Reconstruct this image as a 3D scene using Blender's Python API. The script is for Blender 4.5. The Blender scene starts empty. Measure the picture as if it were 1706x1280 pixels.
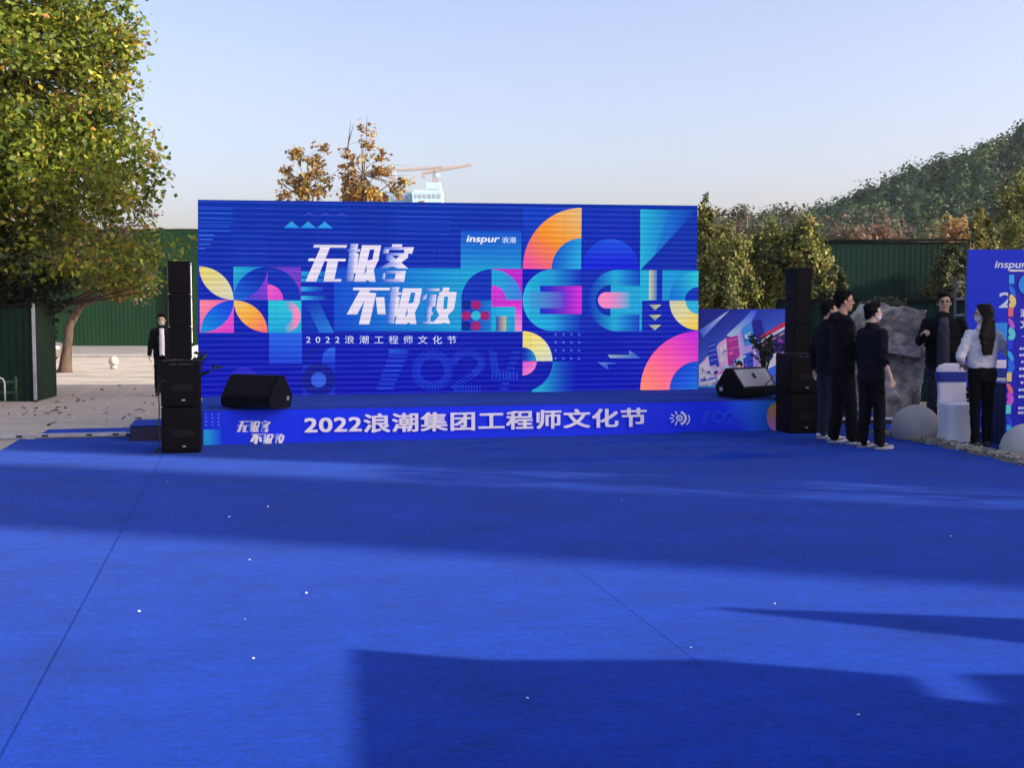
import bpy, bmesh, math, random
import numpy as np
from mathutils import Vector, Matrix, Quaternion, noise

random.seed(7)
RNG = np.random.default_rng(7)
SC = bpy.context.scene
COL = SC.collection
PI = math.pi

# ------------------------------------------------------------------ camera, sky, sun, exposure
F_PX, CX, CY, HOR, EYE = 1950.0, 853.0, 640.0, 515.0, 1.56
PITCH = math.atan((CY - HOR) / F_PX)
cam_d = bpy.data.cameras.new('camera')
cam_d.sensor_width = 36.0
cam_d.lens = F_PX / 1706.0 * 36.0
cam_d.clip_start = 0.1
cam_d.clip_end = 5000
cam = bpy.data.objects.new('camera', cam_d)
COL.objects.link(cam)
cam.location = (0, 0, EYE)
cam.rotation_euler = (PI / 2 - PITCH, 0, 0)
SC.camera = cam

SUN_AZ, SUN_EL = math.radians(-16), math.radians(24)      # from the right, a little behind the camera
SUN = Vector((math.cos(SUN_EL) * math.cos(SUN_AZ), math.cos(SUN_EL) * math.sin(SUN_AZ), math.sin(SUN_EL)))
world = bpy.data.worlds.new('World')
SC.world = world
world.use_nodes = True
nt = world.node_tree
bg = nt.nodes['Background']
sky = nt.nodes.new('ShaderNodeTexSky')
sky.sky_type = 'NISHITA'
sky.sun_disc = False
sky.sun_elevation = SUN_EL
sky.sun_rotation = math.radians(106)
sky.air_density = 1.0
sky.dust_density = 3.7
sky.ozone_density = 0.7
wb = nt.nodes.new('ShaderNodeMix'); wb.data_type = 'RGBA'; wb.blend_type = 'MULTIPLY'; wb.inputs[0].default_value = 1.0
wb.inputs[7].default_value = (1.04, 0.945, 1.06, 1)          # the photograph's cool white balance, even over the whole sky
nt.links.new(sky.outputs[0], wb.inputs[6]); nt.links.new(wb.outputs[2], bg.inputs[0])
bg.inputs[1].default_value = 0.15

sun_d = bpy.data.lights.new('sun', 'SUN')
sun_d.energy = 4.7
sun_d.angle = math.radians(0.53)
sun_d.color = (1.0, 0.90, 0.74)
sun = bpy.data.objects.new('sun', sun_d)
COL.objects.link(sun)
sun.rotation_euler = SUN.to_track_quat('Z', 'Y').to_euler()
sun.location = SUN * 60

SC.view_settings.view_transform = 'Standard'
SC.view_settings.look = 'None'
SC.view_settings.exposure = 0.95
SC.view_settings.gamma = 1.0
SC.view_settings.use_curve_mapping = False
SC.render.engine = 'CYCLES'
SC.cycles.use_denoising = True
SC.cycles.max_bounces = 6
SC.cycles.diffuse_bounces = 3
SC.cycles.glossy_bounces = 2
SC.cycles.transmission_bounces = 4
SC.cycles.transparent_max_bounces = 6
SC.cycles.volume_bounces = 0
SC.cycles.caustics_reflective = False
SC.cycles.caustics_refractive = False

# ------------------------------------------------------------------ placing helpers (real distances in metres)
def ray(px, py):
    a, b = (px - CX) / F_PX, (CY - py) / F_PX
    return Vector((a, math.cos(PITCH) + b * math.sin(PITCH), -math.sin(PITCH) + b * math.cos(PITCH)))
def on_level(px, py, z=0.0):
    r = ray(px, py); t = (z - EYE) / r.z
    return Vector((0, 0, EYE)) + r * t
def at_depth(px, py, y):
    r = ray(px, py)
    return Vector((0, 0, EYE)) + r * (y / r.y)
def ground_z(y):
    if y < 15: return 0.0
    if y < 20: return -0.04 * (y - 15)
    if y < 50: return -0.2 - 0.02 * (y - 20)
    return -0.8
def on_ground(px, y):
    p = at_depth(px, HOR, y); return Vector((p.x, y, ground_z(y)))

ST_A = math.radians(13.0)
SU = Vector((math.cos(ST_A), math.sin(ST_A), 0))
SV = Vector((-math.sin(ST_A), math.cos(ST_A), 0))
SO = Vector((-3.52, 13.28, 0))
def stg(u, v, z=0.0): return SO + SU * u + SV * v + Vector((0, 0, z))

# ------------------------------------------------------------------ object helpers
def lin(c):
    return tuple((x / 12.92 if x <= 0.04045 else ((x + 0.055) / 1.055) ** 2.4) for x in [v / 255.0 for v in c])
def tag(o, label=None, cat=None, group=None, kind=None):
    if label: o['label'] = label
    if cat: o['category'] = cat
    if group: o['group'] = group
    if kind: o['kind'] = kind
    return o
def empty(name, loc=(0, 0, 0), rz=0.0, label=None, cat=None, group=None):
    o = bpy.data.objects.new(name, None)
    o.empty_display_size = 0.1
    COL.objects.link(o)
    o.location = loc
    o.rotation_euler = (0, 0, rz)
    return tag(o, label, cat, group)
def link_mesh(name, me, parent=None, loc=None, rz=0.0):
    o = bpy.data.objects.new(name, me)
    COL.objects.link(o)
    if parent is not None: o.parent = parent
    if loc is not None: o.location = loc
    if rz: o.rotation_euler = (0, 0, rz)
    return o
def copy_tree(o, parent=None):
    c = o.copy(); COL.objects.link(c); c.parent = parent
    for ch in [x for x in bpy.data.objects if x.parent == o]:
        copy_tree(ch, c)
    return c

class MB:
    """collects faces for one mesh"""
    def __init__(self):
        self.v, self.f, self.m, self.c, self.sm = [], [], [], [], []
    def add(self, vs, fs, mat=0, col=None, smooth=False):
        b = len(self.v)
        self.v += [tuple(p) for p in vs]
        for f in fs:
            self.f.append([i + b for i in f]); self.m.append(mat); self.sm.append(smooth)
            if col is not None: self.c.append([col[i] for i in f] if isinstance(col, list) else [col] * len(f))
        return self
    def box(self, c, s, rz=0.0, mat=0, rot=None, bev=0.0):
        hx, hy, hz = s[0] / 2, s[1] / 2, s[2] / 2
        R = rot if rot is not None else Matrix.Rotation(rz, 3, 'Z')
        c = Vector(c)
        if bev <= 0:
            vs = [c + R @ Vector((x, y, z)) for z in (-hz, hz) for x, y in ((-hx, -hy), (hx, -hy), (hx, hy), (-hx, hy))]
            fs = [(3, 2, 1, 0), (4, 5, 6, 7), (0, 1, 5, 4), (1, 2, 6, 5), (2, 3, 7, 6), (3, 0, 4, 7)]
        else:
            b = min(bev, hx * .9, hy * .9, hz * .9)
            def ring(x, y, z): return [(-x + b, -y), (x - b, -y), (x, -y + b), (x, y - b), (x - b, y), (-x + b, y), (-x, y - b), (-x, -y + b)], z
            vs, fs = [], []
            for (pts, z) in (ring(hx - b, hy - b, -hz), ring(hx, hy, -hz + b), ring(hx, hy, hz - b), ring(hx - b, hy - b, hz)):
                vs += [c + R @ Vector((p[0], p[1], z)) for p in pts]
            for k in range(3):
                for i in range(8):
                    j = (i + 1) % 8
                    fs.append((k * 8 + i, k * 8 + j, k * 8 + 8 + j, k * 8 + 8 + i))
            fs.append(tuple(range(7, -1, -1))); fs.append(tuple(range(24, 32)))
        return self.add(vs, fs, mat)
    def prism(self, poly, origin, ax, ay, az, depth, mat=0):
        """poly in (ax, ay) extruded along az by depth"""
        o = Vector(origin); n = len(poly)
        a = [o + ax * p[0] + ay * p[1] for p in poly]
        b = [p + az * depth for p in a]
        fs = [tuple(range(n - 1, -1, -1)), tuple(range(n, 2 * n))]
        fs += [(i, (i + 1) % n, n + (i + 1) % n, n + i) for i in range(n)]
        return self.add(a + b, fs, mat)
    def tube(self, pts, rads, n=8, mat=0, cap=True, smooth=True, flat=1.0):
        pts = [Vector(p) for p in pts]
        if not isinstance(rads, (list, tuple)): rads = [rads] * len(pts)
        vs, fs = [], []
        ref = None
        for i, p in enumerate(pts):
            d = (pts[min(i + 1, len(pts) - 1)] - pts[max(i - 1, 0)])
            d = d.normalized() if d.length > 1e-9 else Vector((0, 0, 1))
            if ref is None:
                ref = d.orthogonal().normalized()
            ref = (ref - d * ref.dot(d))
            ref = ref.normalized() if ref.length > 1e-6 else d.orthogonal().normalized()
            s = d.cross(ref)
            for k in range(n):
                t = 2 * PI * k / n
                vs.append(p + (ref * math.cos(t) + s * math.sin(t) * flat) * rads[i])
        for i in range(len(pts) - 1):
            for k in range(n):
                fs.append((i * n + k, i * n + (k + 1) % n, (i + 1) * n + (k + 1) % n, (i + 1) * n + k))
        self.add(vs, fs, mat, smooth=smooth)
        if cap:
            b = len(self.v) - len(vs)
            self.f.append([b + k for k in range(n - 1, -1, -1)]); self.m.append(mat); self.sm.append(False)
            e = b + (len(pts) - 1) * n
            self.f.append([e + k for k in range(n)]); self.m.append(mat); self.sm.append(False)
        return self
    def lathe(self, prof, c=(0, 0, 0), n=24, mat=0, smooth=True):
        c = Vector(c); vs, fs = [], []
        for r, z in prof:
            for k in range(n):
                t = 2 * PI * k / n
                vs.append(c + Vector((r * math.cos(t), r * math.sin(t), z)))
        for i in range(len(prof) - 1):
            for k in range(n):
                fs.append((i * n + k, i * n + (k + 1) % n, (i + 1) * n + (k + 1) % n, (i + 1) * n + k))
        fs.append(tuple(range(n - 1, -1, -1)))
        fs.append(tuple((len(prof) - 1) * n + k for k in range(n)))
        return self.add(vs, fs, mat, smooth=smooth)
    def mesh(self, name, mats):
        me = bpy.data.meshes.new(name)
        me.from_pydata(self.v, [], self.f)
        for m in (mats if isinstance(mats, (list, tuple)) else [mats]): me.materials.append(m)
        me.polygons.foreach_set('material_index', self.m)
        me.polygons.foreach_set('use_smooth', self.sm)
        if self.c:
            ca = me.color_attributes.new('Col', 'FLOAT_COLOR', 'CORNER')
            flat = []
            for f in self.c:
                for c in f: flat += [c[0], c[1], c[2], 1.0]
            ca.data.foreach_set('color', flat)
        me.update()
        return me
    def build(self, name, mats, parent=None, loc=None, rz=0.0):
        return link_mesh(name, self.mesh(name, mats), parent, loc, rz)

# ------------------------------------------------------------------ materials
MATS = {}
def mat(name, col=(0.5, 0.5, 0.5), rough=0.7, vary=0.15, scale=3.0, bump=0.0, bscale=40.0, metal=0.0, spec=0.4, sheen=0.0, col2=None, stretch=None, attr=False, trans=0.0, subs=0.0):
    if name in MATS: return MATS[name]
    m = bpy.data.materials.new(name); m.use_nodes = True
    t = m.node_tree; p = t.nodes['Principled BSDF']
    p.inputs['Roughness'].default_value = rough
    p.inputs['Metallic'].default_value = metal
    p.inputs['Specular IOR Level'].default_value = spec
    if sheen:
        p.inputs['Sheen Weight'].default_value = sheen
        p.inputs['Sheen Roughness'].default_value = 0.5
    tc = t.nodes.new('ShaderNodeTexCoord')
    src = tc.outputs['Object']
    if stretch:
        mp = t.nodes.new('ShaderNodeMapping'); mp.inputs['Scale'].default_value = stretch
        t.links.new(src, mp.inputs[0]); src = mp.outputs[0]
    nz = t.nodes.new('ShaderNodeTexNoise'); nz.inputs['Scale'].default_value = scale; nz.inputs['Detail'].default_value = 6; nz.inputs['Roughness'].default_value = 0.62
    t.links.new(src, nz.inputs['Vector'])
    mr = t.nodes.new('ShaderNodeMapRange'); mr.inputs[1].default_value = 0.3; mr.inputs[2].default_value = 0.7
    mr.inputs[3].default_value = 1 - vary; mr.inputs[4].default_value = 1 + vary
    t.links.new(nz.outputs[0], mr.inputs[0])
    mx = t.nodes.new('ShaderNodeMix'); mx.data_type = 'RGBA'; mx.blend_type = 'MULTIPLY'; mx.inputs[0].default_value = 1.0
    if attr:
        at = t.nodes.new('ShaderNodeAttribute'); at.attribute_name = 'Col'
        t.links.new(at.outputs[0], mx.inputs[6])
    elif col2 is not None:
        m2 = t.nodes.new('ShaderNodeMix'); m2.data_type = 'RGBA'
        n2 = t.nodes.new('ShaderNodeTexNoise'); n2.inputs['Scale'].default_value = scale * 0.37; n2.inputs['Detail'].default_value = 5
        t.links.new(src, n2.inputs['Vector'])
        r2 = t.nodes.new('ShaderNodeMapRange'); r2.inputs[1].default_value = 0.42; r2.inputs[2].default_value = 0.6
        t.links.new(n2.outputs[0], r2.inputs[0]); t.links.new(r2.outputs[0], m2.inputs[0])
        m2.inputs[6].default_value = (*col, 1); m2.inputs[7].default_value = (*col2, 1)
        t.links.new(m2.outputs[2], mx.inputs[6])
    else:
        mx.inputs[6].default_value = (*col, 1)
    t.links.new(mr.outputs[0], mx.inputs[7])
    t.links.new(mx.outputs[2], p.inputs['Base Color'])
    if bump:
        nb = t.nodes.new('ShaderNodeTexNoise'); nb.inputs['Scale'].default_value = bscale; nb.inputs['Detail'].default_value = 4
        t.links.new(src, nb.inputs['Vector'])
        bp = t.nodes.new('ShaderNodeBump'); bp.inputs['Strength'].default_value = bump; bp.inputs['Distance'].default_value = 0.02
        t.links.new(nb.outputs[0], bp.inputs['Height']); t.links.new(bp.outputs[0], p.inputs['Normal'])
    if trans:
        out = t.nodes['Material Output']
        tr = t.nodes.new('ShaderNodeBsdfTranslucent'); ms = t.nodes.new('ShaderNodeMixShader'); ms.inputs[0].default_value = trans
        t.links.new(mx.outputs[2], tr.inputs[0])
        t.links.new(p.outputs[0], ms.inputs[1]); t.links.new(tr.outputs[0], ms.inputs[2]); t.links.new(ms.outputs[0], out.inputs[0])
    MATS[name] = m
    return m

M_CONC = mat('pale_concrete', (0.41, 0.365, 0.30), 0.9, 0.22, 1.3, 0.25, 60, spec=0.1, col2=(0.34, 0.305, 0.26))
M_ASPH = mat('grey_road', (0.20, 0.195, 0.19), 0.9, 0.2, 0.8, 0.2, 50, spec=0.2)
M_KERB = mat('kerb_stone', (0.36, 0.35, 0.33), 0.9, 0.2, 2.0, 0.3, 30)
M_GRASS = mat('hill_ground', (0.045, 0.055, 0.022), 0.95, 0.4, 0.2, 0, col2=(0.08, 0.07, 0.035))
M_BLACK = mat('black_paint', (0.004, 0.0042, 0.0055), 0.6, 0.25, 5, 0.15, 200, spec=0.10)
M_GRILLE = mat('black_grille', (0.003, 0.003, 0.004), 0.7, 0.2, 60, 0.3, 400, spec=0.12)
M_STEEL = mat('bare_aluminium', (0.55, 0.56, 0.57), 0.4, 0.2, 6, 0.05, 80, metal=0.8)
M_BARK = mat('bark', (0.085, 0.06, 0.047), 0.95, 0.5, 9, 0.8, 25, spec=0.15, stretch=(1, 1, 0.25))
M_BARK2 = mat('young_bark', (0.20, 0.16, 0.13), 0.9, 0.35, 14, 0.5, 40, spec=0.15)
M_LEAF = mat('leaf', rough=0.5, vary=0.12, scale=1.2, attr=True, trans=0.45, spec=0.35)
M_NEEDLE = mat('evergreen_leaf', rough=0.6, vary=0.15, scale=1.5, attr=True, trans=0.22, spec=0.25)
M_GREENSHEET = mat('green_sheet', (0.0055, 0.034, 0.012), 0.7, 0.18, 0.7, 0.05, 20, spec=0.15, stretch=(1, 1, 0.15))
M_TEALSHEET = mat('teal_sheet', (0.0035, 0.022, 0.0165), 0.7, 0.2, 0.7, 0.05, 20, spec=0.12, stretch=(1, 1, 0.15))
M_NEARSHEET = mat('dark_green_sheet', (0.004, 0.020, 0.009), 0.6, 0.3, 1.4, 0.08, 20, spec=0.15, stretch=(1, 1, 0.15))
M_WHITEMET = mat('white_metal', (0.62, 0.62, 0.60), 0.5, 0.1, 6)
M_DARKHOLE = mat('dark_doorway', (0.006, 0.006, 0.007), 0.9, 0.2, 4)
M_STONE = mat('grey_rock', (0.42, 0.375, 0.32), 0.9, 0.5, 6.5, 1.0, 9, spec=0.1, col2=(0.19, 0.17, 0.15))
M_BALL = mat('granite_ball', (0.44, 0.42, 0.39), 0.75, 0.13, 6, 0.2, 120, spec=0.3)
M_WHITEFAB = mat('white_stretch_cloth', (0.84, 0.84, 0.88), 0.85, 0.05, 4, 0.1, 60, sheen=0.2)
M_BLUEFAB = mat('royal_blue_cloth', (0.010, 0.038, 0.34), 0.8, 0.12, 5, 0.1, 60, sheen=0.2)
M_NAVYFAB = mat('navy_table_cloth', (0.005, 0.014, 0.09), 0.85, 0.15, 5, 0.1, 60, sheen=0.1)
M_CONCWALL = mat('building_wall', (0.42, 0.40, 0.37), 0.85, 0.12, 0.4)
M_GLASSDARK = mat('dark_glass', (0.02, 0.025, 0.03), 0.08, 0.1, 2, spec=0.8)
M_RUBBER = mat('rubber', (0.015, 0.015, 0.015), 0.85, 0.2, 10)

def carpet_material():
    m = bpy.data.materials.new('blue_carpet'); m.use_nodes = True
    t = m.node_tree; p = t.nodes['Principled BSDF']; L = t.links.new
    tc = t.nodes.new('ShaderNodeTexCoord')
    def nz(scale, det, st=None, rough=0.6):
        n = t.nodes.new('ShaderNodeTexNoise'); n.inputs['Scale'].default_value = scale; n.inputs['Detail'].default_value = det; n.inputs['Roughness'].default_value = rough
        if st:
            mp = t.nodes.new('ShaderNodeMapping'); mp.inputs['Scale'].default_value = st
            mp.inputs['Rotation'].default_value = (0, 0, -ST_A)
            L(tc.outputs['Object'], mp.inputs[0]); L(mp.outputs[0], n.inputs['Vector'])
        else: L(tc.outputs['Object'], n.inputs['Vector'])
        return n
    a = nz(1.1, 6, (1, 1.5, 1)); b = nz(7, 5, (0.8, 1.7, 1)); c = nz(150, 3); e = nz(38, 4, (0.8, 1.3, 1), 0.7)
    def rng(n, lo, hi, f0=0.3, f1=0.7):
        r = t.nodes.new('ShaderNodeMapRange'); r.inputs[1].default_value = f0; r.inputs[2].default_value = f1
        r.inputs[3].default_value = lo; r.inputs[4].default_value = hi; L(n.outputs[0], r.inputs[0]); return r
    def mul(x, y):
        q = t.nodes.new('ShaderNodeMath'); q.operation = 'MULTIPLY'; L(x.outputs[0], q.inputs[0]); L(y.outputs[0], q.inputs[1]); return q
    k = mul(mul(mul(rng(a, 0.80, 1.16), rng(b, 0.88, 1.12)), rng(c, 0.7, 1.3)), rng(e, 0.74, 1.26))
    mx = t.nodes.new('ShaderNodeMix'); mx.data_type = 'RGBA'; mx.blend_type = 'MULTIPLY'; mx.inputs[0].default_value = 1
    mx.inputs[6].default_value = (0.0025, 0.030, 0.30, 1); L(k.outputs[0], mx.inputs[7])
    L(mx.outputs[2], p.inputs['Base Color'])
    p.inputs['Roughness'].default_value = 0.95
    p.inputs['Specular IOR Level'].default_value = 0.03
    p.inputs['Sheen Weight'].default_value = 0.058
    p.inputs['Sheen Roughness'].default_value = 0.45
    p.inputs['Sheen Tint'].default_value = (0.55, 0.86, 1.0, 1)
    bp = t.nodes.new('ShaderNodeBump'); bp.inputs['Strength'].default_value = 0.5; bp.inputs['Distance'].default_value = 0.004
    L(c.outputs[0], bp.inputs['Height'])
    bp2 = t.nodes.new('ShaderNodeBump'); bp2.inputs['Strength'].default_value = 0.25; bp2.inputs['Distance'].default_value = 0.012
    L(b.outputs[0], bp2.inputs['Height']); L(bp2.outputs[0], bp.inputs['Normal'])
    L(bp.outputs[0], p.inputs['Normal'])
    return m
M_CARPET = carpet_material()

def screen_material():
    """LED wall: emits the picture; horizontal moire bands are added to its brightness"""
    m = bpy.data.materials.new('led_picture'); m.use_nodes = True
    t = m.node_tree; L = t.links.new
    t.nodes.remove(t.nodes['Principled BSDF']); out = t.nodes['Material Output']
    at = t.nodes.new('ShaderNodeAttribute'); at.attribute_name = 'Col'
    tc = t.nodes.new('ShaderNodeTexCoord'); sp = t.nodes.new('ShaderNodeSeparateXYZ'); L(tc.outputs['Object'], sp.inputs[0])
    def math_(op, a, b=None):
        q = t.nodes.new('ShaderNodeMath'); q.operation = op
        for i, x in enumerate((a, b)):
            if x is None: continue
            if isinstance(x, (int, float)): q.inputs[i].default_value = x
            else: L(x, q.inputs[i])
        return q.outputs[0]
    z = math_('MULTIPLY', sp.outputs['Z'], 2 * PI / 0.0735)
    s = math_('SINE', z); s = math_('MULTIPLY', math_('ADD', s, 1.0), 0.5); s = math_('POWER', s, 5.0)
    nz = t.nodes.new('ShaderNodeTexNoise'); nz.inputs['Scale'].default_value = 1.4; nz.inputs['Detail'].default_value = 2
    L(tc.outputs['Object'], nz.inputs['Vector'])
    amp = math_('MULTIPLY', nz.outputs[0], 0.46)
    k = math_('ADD', math_('MULTIPLY', s, amp), 0.92)
    # cabinet joints and small brightness steps from cabinet to cabinet
    cw, ch_ = 6.80 / 14, 2.53 / 5
    gx, gz = math_('DIVIDE', sp.outputs['X'], cw), math_('DIVIDE', sp.outputs['Z'], ch_)
    cx_, cz_ = math_('FLOOR', gx), math_('FLOOR', gz)
    wn = t.nodes.new('ShaderNodeTexWhiteNoise'); wn.noise_dimensions = '2D'
    cb = t.nodes.new('ShaderNodeCombineXYZ'); L(cx_, cb.inputs[0]); L(cz_, cb.inputs[1]); L(cb.outputs[0], wn.inputs['Vector'])
    k = math_('MULTIPLY', k, math_('ADD', math_('MULTIPLY', wn.outputs['Value'], 0.09), 0.955))
    ex = math_('MULTIPLY', math_('ABSOLUTE', math_('SUBTRACT', math_('SUBTRACT', gx, cx_), 0.5)), 2.0)
    ez = math_('MULTIPLY', math_('ABSOLUTE', math_('SUBTRACT', math_('SUBTRACT', gz, cz_), 0.5)), 2.0)
    jn = math_('MAXIMUM', math_('GREATER_THAN', ex, 0.984), math_('GREATER_THAN', ez, 0.984))
    k = math_('MULTIPLY', k, math_('SUBTRACT', 1.0, math_('MULTIPLY', jn, 0.16)))
    add = math_('MULTIPLY', math_('ADD', math_('MULTIPLY', s, nz.outputs[0]), 0.12), 0.035)
    mx = t.nodes.new('ShaderNodeMix'); mx.data_type = 'RGBA'; mx.blend_type = 'MULTIPLY'; mx.inputs[0].default_value = 1
    L(at.outputs[0], mx.inputs[6]); L(k, mx.inputs[7])
    ad = t.nodes.new('ShaderNodeMix'); ad.data_type = 'RGBA'; ad.blend_type = 'ADD'; ad.inputs[0].default_value = 1
    L(mx.outputs[2], ad.inputs[6]); L(add, ad.inputs[7])
    em = t.nodes.new('ShaderNodeEmission'); L(ad.outputs[2], em.inputs[0]); em.inputs[1].default_value = 1.06 / 2 ** SC.view_settings.exposure
    L(em.outputs[0], out.inputs[0])
    return m
M_LED = screen_material()
M_PRINT = mat('printed_vinyl', rough=0.5, vary=0.05, scale=2, attr=True, spec=0.3)

# ------------------------------------------------------------------ flat print and screen pictures
def homography(src, dst):
    A, b = [], []
    for (x, y), (u, v) in zip(src, dst):
        A += [[x, y, 1, 0, 0, 0, -u * x, -u * y], [0, 0, 0, x, y, 1, -v * x, -v * y]]; b += [u, v]
    h = np.linalg.solve(np.array(A, float), np.array(b, float))
    return np.append(h, 1).reshape(3, 3)

_TXT = {}
def text_shape(body, bold=0.0, spacing=1.0):
    key = (body, bold, spacing)
    if key in _TXT: return _TXT[key]
    cu = bpy.data.curves.new('lettering', 'FONT')
    cu.body = body; cu.size = 1.0; cu.resolution_u = 3; cu.offset = bold; cu.space_character = spacing
    cu.fill_mode = 'FRONT'
    o = bpy.data.objects.new('lettering', cu); COL.objects.link(o)
    dg = bpy.context.evaluated_depsgraph_get()
    me = bpy.data.meshes.new_from_object(o.evaluated_get(dg))
    vs = np.array([v.co[:2] for v in me.vertices]); fs = [tuple(p.vertices) for p in me.polygons]
    COL.objects.unlink(o); bpy.data.objects.remove(o); bpy.data.curves.remove(cu); bpy.data.meshes.remove(me)
    if len(vs):
        vs = vs - vs.min(0); vs = vs / np.maximum(vs.max(0), 1e-6)
    _TXT[key] = (vs, fs)
    return _TXT[key]

class Art:
    """a flat picture in its own layout units, mapped to metres on a panel (x along the panel, z up, front is -y)"""
    def __init__(self, corners, w, h, step=0.0009, off=0.003, gain=1.0):
        self.H = homography(corners, [(0, h), (w, h), (w, 0), (0, 0)])    # TL TR BR BL
        self.mb = MB(); self.n = 0; self.step = step; self.off = off; self.gain = gain
    def pt(self, p, lay):
        q = self.H @ np.array([p[0], p[1], 1.0]); return (q[0] / q[2], -self.off - lay * self.step, q[1] / q[2])
    def _c(self, col, p):
        c = col(p[0], p[1]) if callable(col) else col
        l = lin(c); return tuple(x * self.gain for x in l) if self.gain == 1.0 else tuple(min(0.93, x * self.gain) for x in l)
    def poly(self, pts, col, same=False):
        if not same: self.n += 1
        vs = [self.pt(p, self.n) for p in pts]; cs = [self._c(col, p) for p in pts]
        self.mb.add(vs, [tuple(range(len(pts)))], 0, cs)
    def rect(self, x0, y0, x1, y1, col, nx=1, ny=1, same=False):
        if not same: self.n += 1
        vs, cs, fs = [], [], []
        for j in range(ny + 1):
            for i in range(nx + 1):
                p = (x0 + (x1 - x0) * i / nx, y0 + (y1 - y0) * j / ny)
                vs.append(self.pt(p, self.n)); cs.append(self._c(col, p))
        for j in range(ny):
            for i in range(nx):
                a = j * (nx + 1) + i; fs.append((a, a + 1, a + nx + 2, a + nx + 1))
        self.mb.add(vs, fs, 0, cs)
    def ring(self, cx, cy, r0, r1, a0, a1, col, n=24, ky=1.0, kr=3, same=False):
        """angles in degrees, 0 right, 90 up; r0 = 0 gives a sector"""
        if not same: self.n += 1
        vs, cs, fs = [], [], []
        for j in range(kr + 1):
            r = r0 + (r1 - r0) * j / kr
            for i in range(n + 1):
                t = math.radians(a0 + (a1 - a0) * i / n)
                p = (cx + r * math.cos(t), cy - ky * r * math.sin(t))
                vs.append(self.pt(p, self.n)); cs.append(self._c(col, p))
        for j in range(kr):
            for i in range(n):
                a = j * (n + 1) + i; fs.append((a, a + 1, a + n + 2, a + n + 1))
        self.mb.add(vs, fs, 0, cs)
    def disc(self, cx, cy, r, col, n=20, same=False): self.ring(cx, cy, 0, r, 0, 360, col, n, same=same)
    def lens(self, p, q, col, n=14):
        """leaf shape between two opposite corners: two quarter arcs"""
        self.n += 1
        (x0, y0), (x1, y1) = p, q
        a = [(x0 + (x1 - x0) * math.sin(t), y0 + (y1 - y0) * (1 - math.cos(t))) for t in [PI / 2 * i / n for i in range(n + 1)]]
        b = [(x0 + (x1 - x0) * (1 - math.cos(t)), y0 + (y1 - y0) * math.sin(t)) for t in [PI / 2 * i / n for i in range(n + 1)]]
        vs, cs, fs = [], [], []
        for u, w in zip(a, b):
            for k in (u, w): vs.append(self.pt(k, self.n)); cs.append(self._c(col, k))
        for i in range(n): fs.append((2 * i, 2 * i + 2, 2 * i + 3, 2 * i + 1))
        self.mb.add(vs, fs, 0, cs)
    def text(self, body, x0, y0, x1, y1, col, bold=0.0, spacing=1.0, shear=0.0, dy=0.0):
        """fit lettering to a box; shear leans it, dy lifts its right end"""
        self.n += 1
        vs, fs = text_shape(body, 0.0, spacing)
        P0 = [(x0 + (x1 - x0) * v[0] + shear * (v[1] - 0.5) * (y1 - y0), y1 - (y1 - y0) * v[1] + dy * v[0]) for v in vs]
        w = bold * abs(y1 - y0)
        for k, (sx, sy) in enumerate(((0, 0),) if not bold else ((-1, -.6), (1, -.6), (-1, .6), (1, .6), (0, 0))):   # heavy strokes
            self.n += 0.35 if k else 0
            P = [(p[0] + sx * w, p[1] + sy * w) for p in P0]
            self.mb.add([self.pt(p, self.n) for p in P], fs, 0, [self._c(col, p) for p in P])
    def ticks(self, path, ln, wd, col):
        self.n += 1
        for (x, y, a) in path:
            c, s = math.cos(a) * ln / 2, math.sin(a) * ln / 2; e, g = -math.sin(a) * wd / 2, math.cos(a) * wd / 2
            self.poly([(x - c - e, y - s - g), (x + c - e, y + s - g), (x + c + e, y + s + g), (x - c + e, y - s + g)], col, True)
    def build(self, name, m, parent): return self.mb.build(name, m, parent)

def grad(c0, c1, x0, y0, x1, y1):
    dx, dy = x1 - x0, y1 - y0; L2 = dx * dx + dy * dy
    def f(x, y):
        t = max(0.0, min(1.0, ((x - x0) * dx + (y - y0) * dy) / L2))
        return tuple(a + (b - a) * t for a, b in zip(c0, c1))
    return f
def grad3(c0, c1, c2, x0, y0, x1, y1):
    g0, g1 = grad(c0, c1, x0, y0, (x0 + x1) / 2, (y0 + y1) / 2), grad(c1, c2, (x0 + x1) / 2, (y0 + y1) / 2, x1, y1)
    dx, dy = x1 - x0, y1 - y0; L2 = dx * dx + dy * dy
    return lambda x, y: g0(x, y) if ((x - x0) * dx + (y - y0) * dy) / L2 < 0.5 else g1(x, y)

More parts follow.
